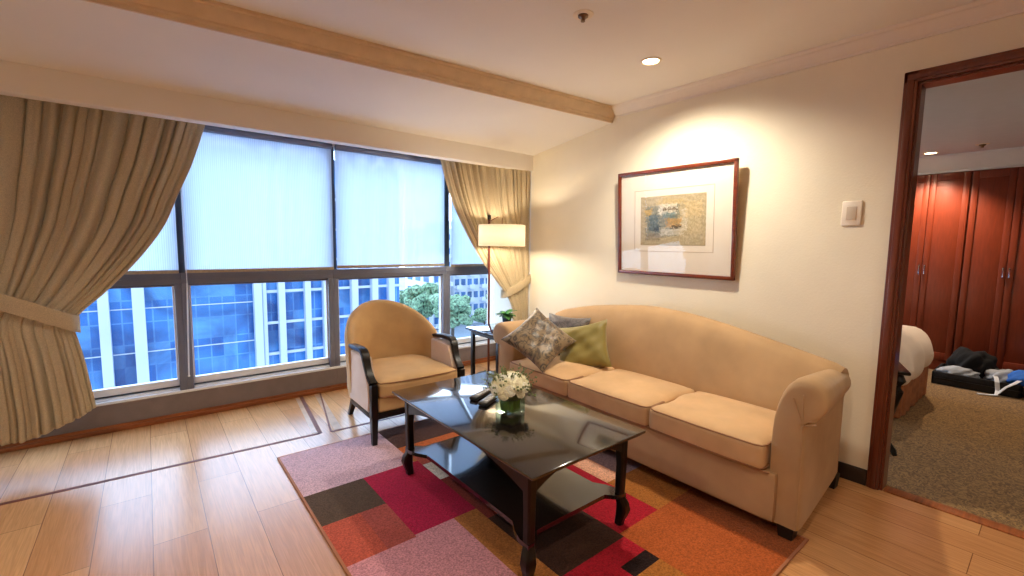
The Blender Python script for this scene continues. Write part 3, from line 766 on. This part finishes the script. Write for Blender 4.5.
# ------------------------------------------------------------------ armchair (built at the origin facing -y)
ac = thing('armchair', 'tan velvet tub armchair with black wooden arms by the window', 'armchair')
def A(name, bm, m, ang=45, par=None):
    o = obj(name, bm, m, None, ang); o.parent = par or ac; return o
b = B(); rings = []
for k in range(33):
    t_ = math.radians(-94 + 188 * k / 32); ct_ = max(0, math.cos(t_)); zc = .585 + .262 * ct_ ** .9
    if k in (0, 32): zc -= .015
    ring = []
    for (off, z) in ((-.072, .27), (-.066, .40), (-.060, .50 + (zc - .585) * .5), (-.052, zc - .035), (-.036, zc - .008), (-.016, zc), (.0, zc - .012), (.010, zc - .05), (.004, .42), (-.008, .215)):
        lean = .16 * max(0, z - .40) * ct_
        a_, b_ = .352 + off, .315 + off
        ring.append(Vector((a_ * math.sin(t_), .045 + b_ * math.cos(t_) + lean, z)))
    rings.append(ring)
loft(b, rings); A('backrest', b, M['chairfab'], 60)
for s_ in (-1, 1):
    b = B(); o_ = [(.06, .215), (-.285, .215), (-.300, .30), (-.285, .40), (-.245, .47), (-.205, .555), (-.12, .568), (.06, .565)]
    lo, hi = sorted((s_ * .285, s_ * .346)); add_prism(b, o_, 'x', lo, hi, .006)
    A('side_panel', b, M['chairlit'], 50)
    b = B(); pth = [(.10, .578), (.03, .590), (-.06, .598), (-.14, .600), (-.190, .596), (-.215, .572), (-.228, .535), (-.245, .495), (-.270, .455), (-.300, .425), (-.325, .408)]
    pts = [(s_ * (.322 + .012 * math.sin(PI * min(1, max(0, (.1 - y) / .42)))), y, z) for y, z in pth]
    add_tube(b, pts, [.75, .95, 1, 1, 1, 1, .95, .9, .9, .95, 1.], flat=(.052, .030)); A('arm_rail', b, M['blackwood'], 40)
    b = B(); add_box(b, s_ * .322 - .022, s_ * .322 + .022, -.348, -.304, .18, .405, .006)
    loft(b, [[Vector((s_ * .322 + dx * w, -.326 + dy * w, z)) for dx, dy in ((-1, -1), (1, -1), (1, 1), (-1, 1))] for z, w in ((.19, .021), (.0115, .015))])
    A('leg', b, M['blackwood'], 35)
    b = B(); loft(b, [[Vector((s_ * (.245 + sh * .3) + dx * w, .255 + sh + dy * w, z)) for dx, dy in ((-1, -1), (1, -1), (1, 1), (-1, 1))] for z, w, sh in ((.20, .022, 0), (.10, .019, .02), (.0, .015, .06))])
    A('leg', b, M['blackwood'], 35)
    b = B(); add_box(b, s_ * .325 - .014, s_ * .325 + .014, -.30, .05, .175, .216, .004); A('side_rail', b, M['blackwood'])
b = B(); add_box(b, -.31, .31, -.342, -.312, .175, .216, .004)
rr_ = []
for k in range(17):
    t_ = math.radians(-90 + 180 * k / 16); rr_.append([Vector(((.335 + o1) * math.sin(t_), .045 + (.298 + o1) * math.cos(t_), z)) for o1, z in ((-.03, .175), (0, .175), (0, .216), (-.03, .216))])
loft(b, rr_); A('seat_rail', b, M['blackwood'], 40)
b = B(); rbox(b, (0, -.03, .262), (.30, .305, .050), .014, 8); A('seat_base', b, M['chairfab'], 60)
def fseat(q, P):
    if q.z > 0: P.z += .030 * (1 - q.x ** 4) * (1 - q.y ** 4)
    if P.y > .05:
        k = (P.y - .05) / .26; P.x *= 1 - .30 * k * k
    P.y -= .016 * (1 - q.x ** 4) * (1 if q.y < 0 else 0)
    return P
b = B(); rbox(b, (0, -.045, .358), (.292, .300, .052), .026, 12, fseat); sc = A('seat_cushion', b, M['chairfab'], 60)
b = B()
for z in (.405, .318):
    add_tube(b, [(-.290, -.1, z + .003), (-.290, -.31, z), (-.278, -.338, z), (-.2, -.357, z), (0, -.364, z), (.2, -.357, z), (.278, -.338, z), (.290, -.31, z), (.290, -.1, z + .003)], .004, 8)
A('piping', b, M['piping'], 60, sc)
ac.location = (1.398, 3.01, 0); ac.rotation_euler = (0, 0, math.radians(-1))

# ------------------------------------------------------------------ end table, plant, floor lamp
et = thing('end_table', 'small black square end table between the sofa and the window', 'table', (2.475, 3.12, 0))
b = B(); add_box(b, 2.20, 2.75, 2.895, 3.37, .532, .550, .004); obj('tabletop', b, M['tabletop'], et)
b = B(); add_box(b, 2.225, 2.725, 2.92, 3.345, .518, .532, .003); add_box(b, 2.24, 2.71, 2.93, 2.948, .492, .52); add_box(b, 2.24, 2.71, 3.312, 3.33, .492, .52); add_box(b, 2.24, 2.258, 2.93, 3.33, .492, .52); add_box(b, 2.692, 2.71, 2.93, 3.33, .492, .52)
obj('apron', b, M['blackwood'], et)
for x in (2.252, 2.698):
    for y in (2.942, 3.318):
        b = B(); add_box(b, x - .016, x + .016, y - .016, y + .016, 0, .52, .003); obj('leg', b, M['blackwood'], et)
pl = thing('potted_plant', 'small green leafy plant in a dark pot on the end table', 'plant', (2.56, 3.22, .55))
b = B(); add_lathe(b, [(.030, .551), (.034, .556), (.046, .63), (.048, .636), (.044, .636), (.040, .625)], 2.56, 3.22, 20); obj('pot', b, M['pot'], pl)
rnd = random.Random(11)
for k in range(24):
    a = k * 2.4; ln = rnd.uniform(.06, .12); e = rnd.uniform(.25, 1.1); c = Vector((2.56, 3.22, .632)); d = Vector((math.cos(a), math.sin(a), 0)); n = Vector((-d.y, d.x, 0))
    b = B(); rings = []
    for q in range(7):
        s_ = q / 6; w = .030 * math.sin(PI * min(1, s_ * .93 + .05)) + .001; p = c + d * ln * s_ * math.cos(e * (1 - .4 * s_)) + Vector((0, 0, ln * (math.sin(e) * s_ * 1.1 - .5 * s_ * s_)))
        rings.append([p - n * w + Vector((0, 0, .004)), p, p + n * w + Vector((0, 0, .004))])
    loft(b, rings, cap=False, closed=False); obj('leaf', b, M['leaf'], pl, 180, solid=.001)

fl_ = thing('floor_lamp', 'tall floor lamp with a wooden pole and cream drum shade by the curtain', 'lamp', (2.56, 3.50, 0))
b = B(); add_lathe(b, [(.125, .0), (.128, .004), (.128, .016), (.12, .022), (.03, .026), (.018, .04)], 2.56, 3.50, 32); obj('base', b, M['blackwood'], fl_)
b = B(); add_tube(b, [(2.56, 3.50, .03), (2.556, 3.50, 1.0), (2.553, 3.50, 1.535)], .0115, 12); obj('pole', b, M['lampwood'], fl_)
b = B(); add_box(b, 2.540, 2.566, 3.487, 3.513, 1.53, 1.572, .003); obj('pole_cap', b, M['blackwood'], fl_)
b = B(); add_tube(b, [(2.553, 3.50, 1.548), (2.52, 3.37, 1.550), (2.49, 3.25, 1.545), (2.476, 3.195, 1.528)], .006, 8, flat=(.010, .012)); add_tube(b, [(2.553, 3.50, 1.51), (2.50, 3.29, 1.546)], .0035, 6); add_tube(b, [(2.478, 3.20, 1.53), (2.476, 3.20, 1.45)], .003, 6)
obj('arm', b, M['lampwood'], fl_)
def shade_mat():
    m = bpy.data.materials.new('drum_shade_linen'); m.use_nodes = True; nt = m.node_tree; N, L = nt.nodes, nt.links; N.clear()
    out = N.new('ShaderNodeOutputMaterial'); tl = N.new('ShaderNodeBsdfTranslucent'); df = N.new('ShaderNodeBsdfDiffuse'); mx = N.new('ShaderNodeMixShader')
    tc = N.new('ShaderNodeTexCoord'); no = N.new('ShaderNodeTexNoise'); no.inputs['Scale'].default_value = 120; L.new(tc.outputs['Object'], no.inputs[0])
    rp = N.new('ShaderNodeValToRGB'); rp.color_ramp.elements[0].color = lin((244, 234, 216)); rp.color_ramp.elements[1].color = lin((252, 246, 234)); L.new(no.outputs['Fac'], rp.inputs[0])
    L.new(rp.outputs[0], tl.inputs[0]); L.new(rp.outputs[0], df.inputs[0]); mx.inputs[0].default_value = .5
    L.new(tl.outputs[0], mx.inputs[1]); L.new(df.outputs[0], mx.inputs[2]); L.new(mx.outputs[0], out.inputs[0]); return m
b = B(); add_lathe(b, [(.208, 1.281), (.208, 1.468)], 2.476, 3.20, 56, cap=False); obj('lamp_shade', b, shade_mat(), fl_, 60, solid=.002)
b = B(); sphere(b, (2.476, 3.20, 1.39), .03, 2); obj('bulb', b, emat('bulb_glow', (255, 220, 166), 10), fl_)

# ------------------------------------------------------------------ framed picture (leans slightly off the wall at the top)
pc = thing('framed_picture', 'abstract beige and grey print in a red-brown wooden frame', 'picture', (RX - .012, 1.838, 1.08))
W2, Hh = .470, .790
def fr(b, y0, y1, z0, z1, d0, d1, bev=.0): add_box(b, -d1, -d0, y0, y1, z0, z1, bev)
def PC(name, bm, m, ang=30, par=None):
    o = obj(name, bm, m, None, ang); o.parent = par or pc; return o
b = B()
for (y0, y1, z0, z1) in ((-W2, -W2 + .026, 0, Hh), (W2 - .026, W2, 0, Hh), (-W2, W2, 0, .026), (-W2, W2, Hh - .026, Hh)): fr(b, y0, y1, z0, z1, .0, .026, .006)
PC('frame', b, M['picframe'])
b = B(); fr(b, -W2 + .02, W2 - .02, .02, Hh - .02, .004, .010); PC('mat_board', b, M['matboard'])
b = B()
iy, iz0, iz1 = .318, .180, .640; w = .0028
for (y0, y1, z0, z1) in ((-iy, -iy + w, iz0, iz1), (iy - w, iy, iz0, iz1), (-iy, iy, iz0, iz0 + w), (-iy, iy, iz1 - w, iz1)): fr(b, y0, y1, z0, z1, .010, .0108)
PC('mat_border', b, M['matline'])
# print: small grid with painted colour patches (colour belongs to the print)
b = B(); cl = b.loops.layers.float_color.new('Col'); ay, az0, az1 = .262, .228, .590; nx, nz = 72, 52; rnd = random.Random(21)
patches = [(.10, .55, .18, .80, (120, 124, 110)), (.14, .28, .30, .62, (84, 100, 102)), (.28, .52, .62, .84, (232, 224, 204)), (.32, .52, .70, .75, (104, 84, 60)), (.34, .50, .52, .66, (110, 132, 132)),
           (.20, .30, .28, .38, (56, 66, 66)), (.38, .58, .36, .54, (196, 150, 90)), (.44, .58, .32, .40, (92, 80, 66)), (.58, .66, .30, .72, (214, 204, 180)), (.62, .84, .55, .86, (206, 182, 136)), (.68, .84, .22, .55, (196, 178, 140)),
           (.30, .60, .20, .34, (210, 200, 176)), (.10, .30, .10, .24, (140, 128, 104)), (.08, .18, .62, .74, (212, 170, 92)), (.24, .62, .84, .92, (200, 176, 126))]
def art(u, v):
    u = u * .86 + .02
    c = Vector((186, 170, 136)); 
    for (a, a2, d, d2, col) in patches:
        ju, jv = rnd.uniform(-.022, .022), rnd.uniform(-.022, .022)
        if a < u + ju < a2 and d < v + jv < d2: c = c.lerp(Vector(col), rnd.uniform(.45, .95))
    n = rnd.uniform(-14, 14); st = 10 * math.sin(v * 60 + 5 * math.sin(u * 9)); return lin([max(0, min(255, q + n + st * .5)) for q in c])
V = {(i, j): b.verts.new((-.0112, ay - 2 * ay * i / nx, az0 + (az1 - az0) * j / nz)) for i in range(nx + 1) for j in range(nz + 1)}
for i in range(nx):
    for j in range(nz):
        f = b.faces.new((V[i, j], V[i + 1, j], V[i + 1, j + 1], V[i, j + 1])); c = art((i + .5) / nx, (j + .5) / nz)
        for l in f.loops: l[cl] = c
o = PC('art_print', b, attr_mat('print_ink', .8, 0, 60, 0., .12)); 
for a in o.data.color_attributes: a.name = 'Col'
b = B(); fr(b, -W2 + .024, W2 - .024, .024, Hh - .024, .0135, .0145); PC('glazing', b, M['picglass'])
pc.rotation_euler = (0, math.radians(-3.2), 0)

# light switch
sw = thing('light_switch', 'white wall switch plate left of the doorway', 'switch', (RX, .768, 1.425))
b = B(); add_box(b, RX - .010, RX + .001, .722, .812, 1.428, 1.560, .004); obj('plate', b, M['switch'], sw)
b = B(); add_box(b, RX - .0135, RX - .009, .744, .790, 1.458, 1.530, .002); obj('rocker', b, M['switchgrey'], sw)

# ------------------------------------------------------------------ ceiling fittings
def downlight(x, y, z, label, energy, size=1.9, blend=.6, col=(1, .90, .74), group='recessed ceiling lights', aim=0.):
    t = thing('ceiling_light', label, 'light', (x, y, z), group)
    b = B(); add_lathe(b, [(.046, z - .001), (.050, z - .006), (.060, z - .006), (.064, z + .002)], x, y, 32, cap=False); obj('trim_ring', b, M['whitetrim'], t)
    b = B(); add_lathe(b, [(.047, z - .0015), (.030, z - .0035), (.004, z - .004)], x, y, 28); obj('diffuser', b, M['lamp'], t)
    l = bpy.data.lights.new('downlight_beam', 'SPOT'); l.energy = energy; l.color = col; l.spot_size = size; l.spot_blend = blend; l.shadow_soft_size = .05
    o = bpy.data.objects.new('downlight_beam', l); COL.objects.link(o); o.parent = t; o.location = (0, 0, -.02); o.rotation_euler = (0, -math.radians(aim), 0)
    return t
downlight(2.42, 1.68, CZ, 'round recessed ceiling light glowing above the sofa', 98, 2.5, .75, aim=9)
downlight(2.35, -.95, CZ, 'round recessed ceiling light behind the camera to the right', 32, 2.5, .5)
downlight(-.75, 1.55, CZ, 'round recessed ceiling light at the left of the room', 52, 2.4, .5)
downlight(.75, .35, CZ, 'added fill light above the middle of the room, out of view, with a round ceiling fitting', 42, 2.2, .6)  # added unseen lamp, warm fill for the middle of the room
sp = thing('sprinkler', 'small dark ceiling sprinkler head left of the recessed light', 'sprinkler', (1.70, 1.575, CZ))
b = B(); add_lathe(b, [(.050, CZ + .001), (.050, CZ - .003), (.034, CZ - .006), (.024, CZ - .004)], 1.70, 1.575, 28, cap=False); obj('escutcheon', b, M['whitetrim'], sp)
b = B(); add_lathe(b, [(.025, CZ), (.024, CZ - .012), (.014, CZ - .018), (.010, CZ - .026), (.011, CZ - .032)], 1.70, 1.575, 20); obj('head', b, M['brass'], sp)

# ------------------------------------------------------------------ bedroom beyond the doorway
BX0, BX1 = RX + WT, 7.3; BCZ = 2.28; WX = 6.6
b = B(); add_box(b, RX + .073, BX1, -2.0, 4.2, -.12, .004); struct('floor_bedroom', b, M['carpet'])
b = B(); add_box(b, BX0, BX1, -2.0, 4.2, BCZ, BCZ + .1); struct('ceiling_bedroom', b, mat('bedroom_ceiling', (214, 212, 218), .9, vary=.01))
b = B(); add_box(b, BX1, BX1 + .1, -2.0, 4.2, 0, 2.4); struct('wall_bedroom_far', b, M['wall'])
b = B(); add_box(b, BX0, BX1, -2.1, -2.0, 0, 2.4); struct('wall_bedroom_near', b, M['wall'])
b = B(); add_box(b, BX0, 3.9, 4.2, 4.3, 0, 2.4); add_box(b, 6.4, BX1, 4.2, 4.3, 0, 2.4); add_box(b, 3.9, 6.4, 4.2, 4.3, 0, .5); add_box(b, 3.9, 6.4, 4.2, 4.3, 2.15, 2.4); struct('wall_bedroom_window_side', b, M['wall'])
b = B(); prof = [(0, 2.11), (-.02, 2.11), (-.022, 2.13), (-.05, 2.15), (-.08, 2.19), (-.115, 2.235), (-.13, 2.25), (-.14, 2.26), (-.14, BCZ), (.5, BCZ), (.5, 2.11)]
loft(b, [[Vector((WX + a, y, z)) for a, z in prof] for y in (-1.9, 4.2)]); struct('trim_bedroom_cornice', b, mat('cornice_white', (232, 230, 228), .6, vary=.01), 25)
wd = None
lab = {0: 'mahogany wardrobe unit with chrome handles seen through the doorway', 1: 'mahogany wardrobe unit at the right edge of the doorway', -1: 'mahogany wardrobe unit beside the doorway frame, left of the middle unit', 2: 'mahogany wardrobe unit mostly hidden by the wall right of the doorway'}
for k, yc in ((-1, .994), (0, .370), (2, -.256)):
    w = thing('wardrobe', {-1: 'mahogany wardrobe unit next to the door frame, left behind the bed', 0: 'mahogany wardrobe unit behind the black heap of clothes', 2: 'mahogany wardrobe unit behind the blue cloth, at the picture edge'}[k], 'wardrobe', (WX + .3, yc, .004), 'built-in mahogany wardrobes')
    b = B(); add_box(b, WX + .004, WX + .55, yc - .311, yc + .311, .004, 2.11); obj('body', b, M['mahogdoor'], w)
    b = B(); add_box(b, WX - .004, WX + .01, yc - .311, yc + .311, .004, .11, .002); obj('plinth', b, M['mahogdoor'], w)
    for s_ in (-1, 1):
        y0, y1 = sorted((yc + s_ * .002, yc + s_ * .306))
        b = B(); add_box(b, WX - .018, WX + .004, y0, y1, .12, 2.10, .002)
        # raised frame mouldings around a sunken panel
        for (a, c, d, e) in ((y0 + .0, y0 + .05, .12, 2.10), (y1 - .05, y1, .12, 2.10), (y0 + .05, y1 - .05, 2.03, 2.10), (y0 + .05, y1 - .05, .12, .20)): add_box(b, WX - .028, WX - .016, a, c, d, e, .004)
        dr = obj('door', b, M['mahogdoor'], w, 25)
        hy = yc + s_ * .022
        b = B(); add_tube(b, [(WX - .028, hy, 1.035), (WX - .05, hy, 1.04), (WX - .05, hy, 1.13), (WX - .028, hy, 1.135)], .006, 8); obj('handle', b, M['chrome'], dr)
s2 = dup(sp, (6.06, .583, BCZ), 'small ceiling sprinkler head in the bedroom'); del s2['category']; s2['category'] = 'sprinkler'
# bed
bd = thing('bed', 'bed with a draped white duvet and brown valance, seen past the doorframe', 'bed', (4.88, 1.7, 0))
b = B()
def fsk(q, P):
    P.x += .010 * math.sin(P.y * 40) * (1 if abs(q.x) > .9 else 0); P.y += .010 * math.sin(P.x * 40) * (1 if abs(q.y) > .9 else 0); return P
rbox(b, (4.88, 1.74, .185), (.49, 1.04, .175), .02, 24, fsk); obj('bed_skirt', b, M['bedskirt'], bd, 60)
b = B(); add_box(b, 4.46, 5.32, .80, 2.7, .3, .56, .06, 4); obj('mattress', b, M['duvet'], bd)
def fdu(q, P):
    P.y += -.03 * (1 if q.y < 0 else 0) * (1 - q.z) * .6 + .014 * math.sin(P.x * 17 + P.z * 6); P.x += .018 * math.sin(P.y * 12 + P.z * 9) - .06 * (1 - q.z) * (1 if q.x < 0 else 0) * .4
    P.z += .02 * math.sin(P.x * 9) * math.sin(P.y * 7) + (.035 * math.sin(P.x * 8) if q.z < 0 else 0); return P
b = B(); rbox(b, (4.88, 1.80, .425), (.57, 1.12, .195), .18, 20, fdu); obj('duvet', b, M['duvet'], bd, 60)
# dark stool with cabriole legs just inside the bedroom
st = thing('side_table', 'dark wooden table with curved legs just behind the doorframe', 'table', (3.62, .60, 0))
b = B(); add_box(b, 3.62, 4.1, .60, 1.30, .53, .552, .008); obj('tabletop', b, M['blackwood'], st)
b = B(); add_box(b, 3.66, 4.06, .66, 1.24, .46, .53, .004); obj('apron', b, M['blackwood'], st)
for x, y, dx, dy in ((3.68, .66, -1, -1), (4.04, .66, 1, -1), (3.68, 1.22, -1, 1), (4.04, 1.22, 1, 1)):
    b = B(); add_tube(b, [(x + dx * o_, y + dy * o_, z) for o_, z in ((0, .52), (.014, .48), (.012, .42), (-.004, .30), (-.018, .18), (-.010, .08), (.018, .03), (.026, .004))], [.034, .036, .030, .022, .016, .014, .018, .012], 10); obj('leg', b, M['blackwood'], st)

st.rotation_euler = (0, 0, math.radians(20)); st.location = (3.58, .538, 0)

# suitcase lying open with clothes
sc_ = thing('suitcase', 'open black suitcase lying on the bedroom carpet', 'suitcase', (6.12, .34, .004))
b = B()
for (a, c, d, e) in ((5.90, 6.42, .16, .74), (5.90, 6.42, -.34, .12)):
    add_box(b, a, c, d, e, .006, .02, .006)
    for q in ((a, a + .02, d, e), (c - .02, c, d, e), (a, c, d, d + .02), (a, c, e - .02, e)): add_box(b, *q, .008, .125, .006)
obj('shell', b, M['suitcase'], sc_)
b = B(); add_box(b, 5.893, 5.899, -.32, .72, .064, .070); obj('zip', b, M['remote'], sc_)
def heap(name, label, c, r, m, seed, sc=(1, 1, .5)):
    rn = random.Random(seed); t = bmesh.new(); bmesh.ops.create_icosphere(t, subdivisions=4, radius=1); ph = [rn.random() * 6 for _ in range(6)]
    for v in t.verts:
        p = v.co.copy(); k = 1 + .12 * math.sin(4 * p.x + ph[0]) * math.sin(5 * p.y + ph[1]) + .08 * math.sin(9 * p.y + 7 * p.z + ph[2]) + .05 * math.sin(15 * p.x + ph[3] + 8 * p.y)
        v.co = Vector((p.x * r * sc[0] * k, p.y * r * sc[1] * k, max(-.5, p.z) * r * sc[2] * k))
    o = obj(name, t, m, None, 180); o.location = c; tag(o, label, 'clothes', 'clothes in the open suitcase'); return o
heap('folded_clothes', 'black heap of clothes, highest in the suitcase', (6.20, .50, .17), .21, M['blackcloth'], 1, (.8, .8, .8))
heap('folded_clothes', 'pale grey-white garment at the left end of the suitcase', (6.02, .57, .125), .15, M['greycloth'], 2, (.5, .95, .38))
heap('folded_clothes', 'grey garment between the black heap and the blue cloth', (6.10, .27, .13), .14, M['greycloth'], 3, (.8, .9, .55))
heap('folded_clothes', 'bright blue cloth in the right half of the suitcase', (6.06, .11, .15), .16, M['bluecloth'], 4, (.8, 1., .55))
b = B(); add_tube(b, [(6.02, .33, .155), (5.93, .315, .15), (5.885, .305, .12), (5.87, .295, .05), (5.83, .30, .016), (5.80, .36, .012), (5.78, .41, .012)], 1, flat=(.03, .006)); add_tube(b, [(5.98, .16, .17), (5.90, .20, .135), (5.872, .25, .09), (5.85, .29, .03)], 1, flat=(.03, .006))
tag(obj('luggage_strap', b, M['strap']), 'white strap hanging out of the suitcase onto the carpet', 'strap')
downlight(6.24, .965, BCZ, 'round recessed ceiling light in the bedroom near the wardrobes', 110, 2.0, .6, (1, .78, .55))
downlight(4.6, -.9, BCZ, 'added fill light in the bedroom, out of view to the right, with a round ceiling fitting', 35, 2.2, .6, (1, .84, .66))  # second bedroom lamp, added out of view to brighten the room

# ------------------------------------------------------------------ the city outside
GZ = -18.
b = B(); add_box(b, -80, 200, 8, 320, GZ - 1, GZ); o = struct('ground', b, M['asphalt'])
tw = thing('office_tower', 'tall blue glass office tower with white vertical piers', 'building', (4, 36, GZ))
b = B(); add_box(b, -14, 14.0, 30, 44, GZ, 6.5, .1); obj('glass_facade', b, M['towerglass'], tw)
for x, w, d in ((-5.2, .5, .5), (-3.6, .5, .5), (-1.78, .42, .55), (-.45, .50, .55), (4.93, .42, .5), (5.3, .22, .3), (6.2, .36, .5), (7.68, .34, .5), (8.78, .34, .5), (10.62, .42, .5), (12.0, .42, .5), (13.2, .42, .5)):
    b = B(); add_box(b, x - w / 2, x + w / 2, 30 - d, 30.05, GZ, 7, .03); obj('pier', b, M['pilaster'], tw)
for z in [-9.4 + k * 1.9 for k in range(8)]:
    b = B(); add_box(b, 5.1, 14.0, 29.86, 30.02, z, z + .16); obj('floor_band', b, M['pilaster'], tw)
for z in (-6.9, -4.6, -2.3):
    b = B(); add_box(b, -14, 5.0, 29.93, 30.02, z, z + .05); obj('floor_band', b, M['pilaster'], tw)
def apartment(label, x0, x1, y0, depth, z1, nfl, nwin, fh=3.1):
    t = thing('apartment_block', label, 'building', ((x0 + x1) / 2, y0 + depth / 2, GZ), 'pale apartment blocks outside')
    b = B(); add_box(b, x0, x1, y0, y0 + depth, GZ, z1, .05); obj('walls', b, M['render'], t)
    b = B(); add_box(b, x0 - .4, x1 + .4, y0 - .4, y0 + depth + .4, z1, z1 + .5, .05); obj('roof', b, M['roof'], t)
    w = (x1 - x0) / nwin
    for f in range(nfl):
        z = z1 - (f + 1) * fh
        for k in range(nwin):
            b = B(); add_box(b, x0 + w * (k + .18), x0 + w * (k + .82), y0 - .12, y0 + .1, z + .9, z + 2.4); obj('window', b, M['aptglass'], t)
        for k in range(0, nwin, 2):
            b = B(); add_box(b, x0 + w * (k + .08), x0 + w * (k + .92), y0 - 1.3, y0, z + .1, z + .3); add_box(b, x0 + w * (k + .08), x0 + w * (k + .92), y0 - 1.3, y0 - 1.15, z + .3, z + 1.1); obj('balcony', b, M['render'], t)
        for sy in range(3):
            b = B(); add_box(b, x0 - .1, x0 + .1, y0 + 2 + sy * 4, y0 + 4.4 + sy * 4, z + .9, z + 2.4); obj('window', b, M['aptglass'], t)
apartment('narrow white apartment block with rows of balconies, seen above the armchair', 49.0, 53.5, 88, 14, 4, 7, 3)
apartment('wide white apartment block with rows of balconies, behind the lamp pole', 55.5, 68, 90, 14, 6, 7, 7)
apartment('white apartment block furthest right, behind the tied curtain', 69.5, 78, 84, 14, 2, 6, 4)
b = B(); add_box(b, 38, 47, 118, 128, GZ, -2, .1); add_box(b, 37.6, 47.4, 117.6, 128.4, -2, -1.4); add_box(b, 40, 44, 120, 124, -1.4, .4)
tag(obj('low_building', b, M['roof']), 'low pale flat-roofed building behind the trees', 'building')
b = B(); rings = [[Vector((x, y, z)) for y, z in ((60, GZ + .05), (60, GZ + .4), (66, GZ + .4), (66, GZ + .05))] for x in (30, 110)]
loft(b, rings); tag(obj('overpass', b, M['roof']), 'pale road strip in front of the apartment blocks', 'road')
rnd = random.Random(31)
spots = []
for tries in range(900):
    y = rnd.uniform(64, 112); r_ = rnd.uniform(.455, .80); x = r_ * y
    if any((x - a) ** 2 + (y - c) ** 2 < 60 for a, c in spots): continue
    if 80 < y < 110 and 45 < x < 84: continue
    if 57 < y < 69: continue
    if y > 108 and x < 52: continue
    spots.append((x, y))
spots = spots[:44]
protos = []
for v_ in range(3):
    t = thing('street_tree', 'leafy city tree far below the window', 'tree', (0, 0, GZ), 'trees between the buildings')
    b = B(); add_tube(b, [(0, 0, 0), (.1, .1, 2.5), (0, .1, 5)], [.35, .25, .15], 8); o = obj('trunk', b, M['bark']); o.parent = t
    b = B()
    for q in range(26):
        a = q * 2.4; rr = rnd.uniform(.6, 2.5); sphere(b, (rr * math.cos(a), rr * math.sin(a), 5.4 + rnd.uniform(-1.6, 2.0)), rnd.uniform(.8, 1.4), 2, (1, 1, .85), .3)
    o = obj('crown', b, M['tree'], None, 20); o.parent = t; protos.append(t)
for i, (x, y) in enumerate(spots):
    t = protos[i] if i < 3 else dup(protos[i % 3])
    t.location = (x, y, GZ); k = rnd.uniform(.8, 1.25); t.scale = (k, k, k * rnd.uniform(.8, 1.15)); t.rotation_euler = (0, 0, rnd.random() * 6)

# ------------------------------------------------------------------ light
w = bpy.data.worlds.new('sky'); scn.world = w; w.use_nodes = True; nt = w.node_tree; N, L = nt.nodes, nt.links
bg = N['Background']; tc = N.new('ShaderNodeTexCoord'); sp_ = N.new('ShaderNodeSeparateXYZ'); L.new(tc.outputs['Generated'], sp_.inputs[0])
rp = N.new('ShaderNodeValToRGB'); rp.color_ramp.elements[0].position = .0; rp.color_ramp.elements[0].color = (.84, .92, 1.0, 1)
rp.color_ramp.elements[1].position = .9; rp.color_ramp.elements[1].color = (.60, .78, 1.0, 1); L.new(sp_.outputs['Z'], rp.inputs[0]); L.new(rp.outputs[0], bg.inputs['Color'])
# hazy sky, brightest on the side the window looks to, dimmer behind the building
ms = N.new('ShaderNodeMapRange'); ms.interpolation_type = 'SMOOTHSTEP'; ms.inputs[1].default_value = -.3; ms.inputs[2].default_value = .7; ms.inputs[3].default_value = 1.7; ms.inputs[4].default_value = 7.0
L.new(sp_.outputs['Y'], ms.inputs[0]); L.new(ms.outputs[0], bg.inputs['Strength'])
sun = bpy.data.lights.new('sun', 'SUN'); sun.energy = .6; sun.angle = math.radians(8); sun.color = (1, .97, .92)
so_ = bpy.data.objects.new('sun', sun); COL.objects.link(so_); so_.rotation_euler = (math.radians(52), 0, math.radians(-28))
lb = bpy.data.lights.new('lamp_bulb_light', 'POINT'); lb.energy = 16; lb.color = (1, .85, .64); lb.shadow_soft_size = .035
lo_ = bpy.data.objects.new('lamp_bulb_light', lb); COL.objects.link(lo_); lo_.parent = fl_; lo_.location = Vector((2.476, 3.20, 1.33)) - Vector(fl_.location)

# ------------------------------------------------------------------ camera
f, pi_, ro, ya = 449.57, .0973, .0137, .6824
fw = Vector((math.sin(ya), math.cos(ya), 0)); xc = Vector((math.cos(ya), -math.sin(ya), 0)); zz = Vector((0, 0, 1))
F = fw * math.cos(pi_) - zz * math.sin(pi_); U = fw * math.sin(pi_) + zz * math.cos(pi_)
A_ = xc * math.cos(ro) + U * math.sin(ro); B_ = -xc * math.sin(ro) + U * math.cos(ro)
cam = bpy.data.cameras.new('camera'); co = bpy.data.objects.new('camera', cam); COL.objects.link(co)
mm = Matrix((A_, B_, -F)).transposed().to_4x4(); mm.translation = Vector((0, 0, 1.30)); co.matrix_world = mm
cam.sensor_fit = 'HORIZONTAL'; cam.sensor_width = 36; cam.lens = 36 * f / 1024; cam.clip_start = .02; cam.clip_end = 600
scn.camera = co
vs = scn.view_settings; scn.display_settings.display_device = 'sRGB'; vs.view_transform = 'Standard'; vs.look = 'None'; vs.gamma = 1; vs.use_curve_mapping = False; vs.exposure = 0.32
scn.cycles.use_denoising = True
try: scn.cycles.denoiser = 'OPENIMAGEDENOISE'
except Exception: pass
scn.cycles.max_bounces = 10; scn.cycles.diffuse_bounces = 5; scn.cycles.transparent_max_bounces = 12; scn.cycles.sample_clamp_indirect = 6; scn.cycles.caustics_reflective = False; scn.cycles.caustics_refractive = False
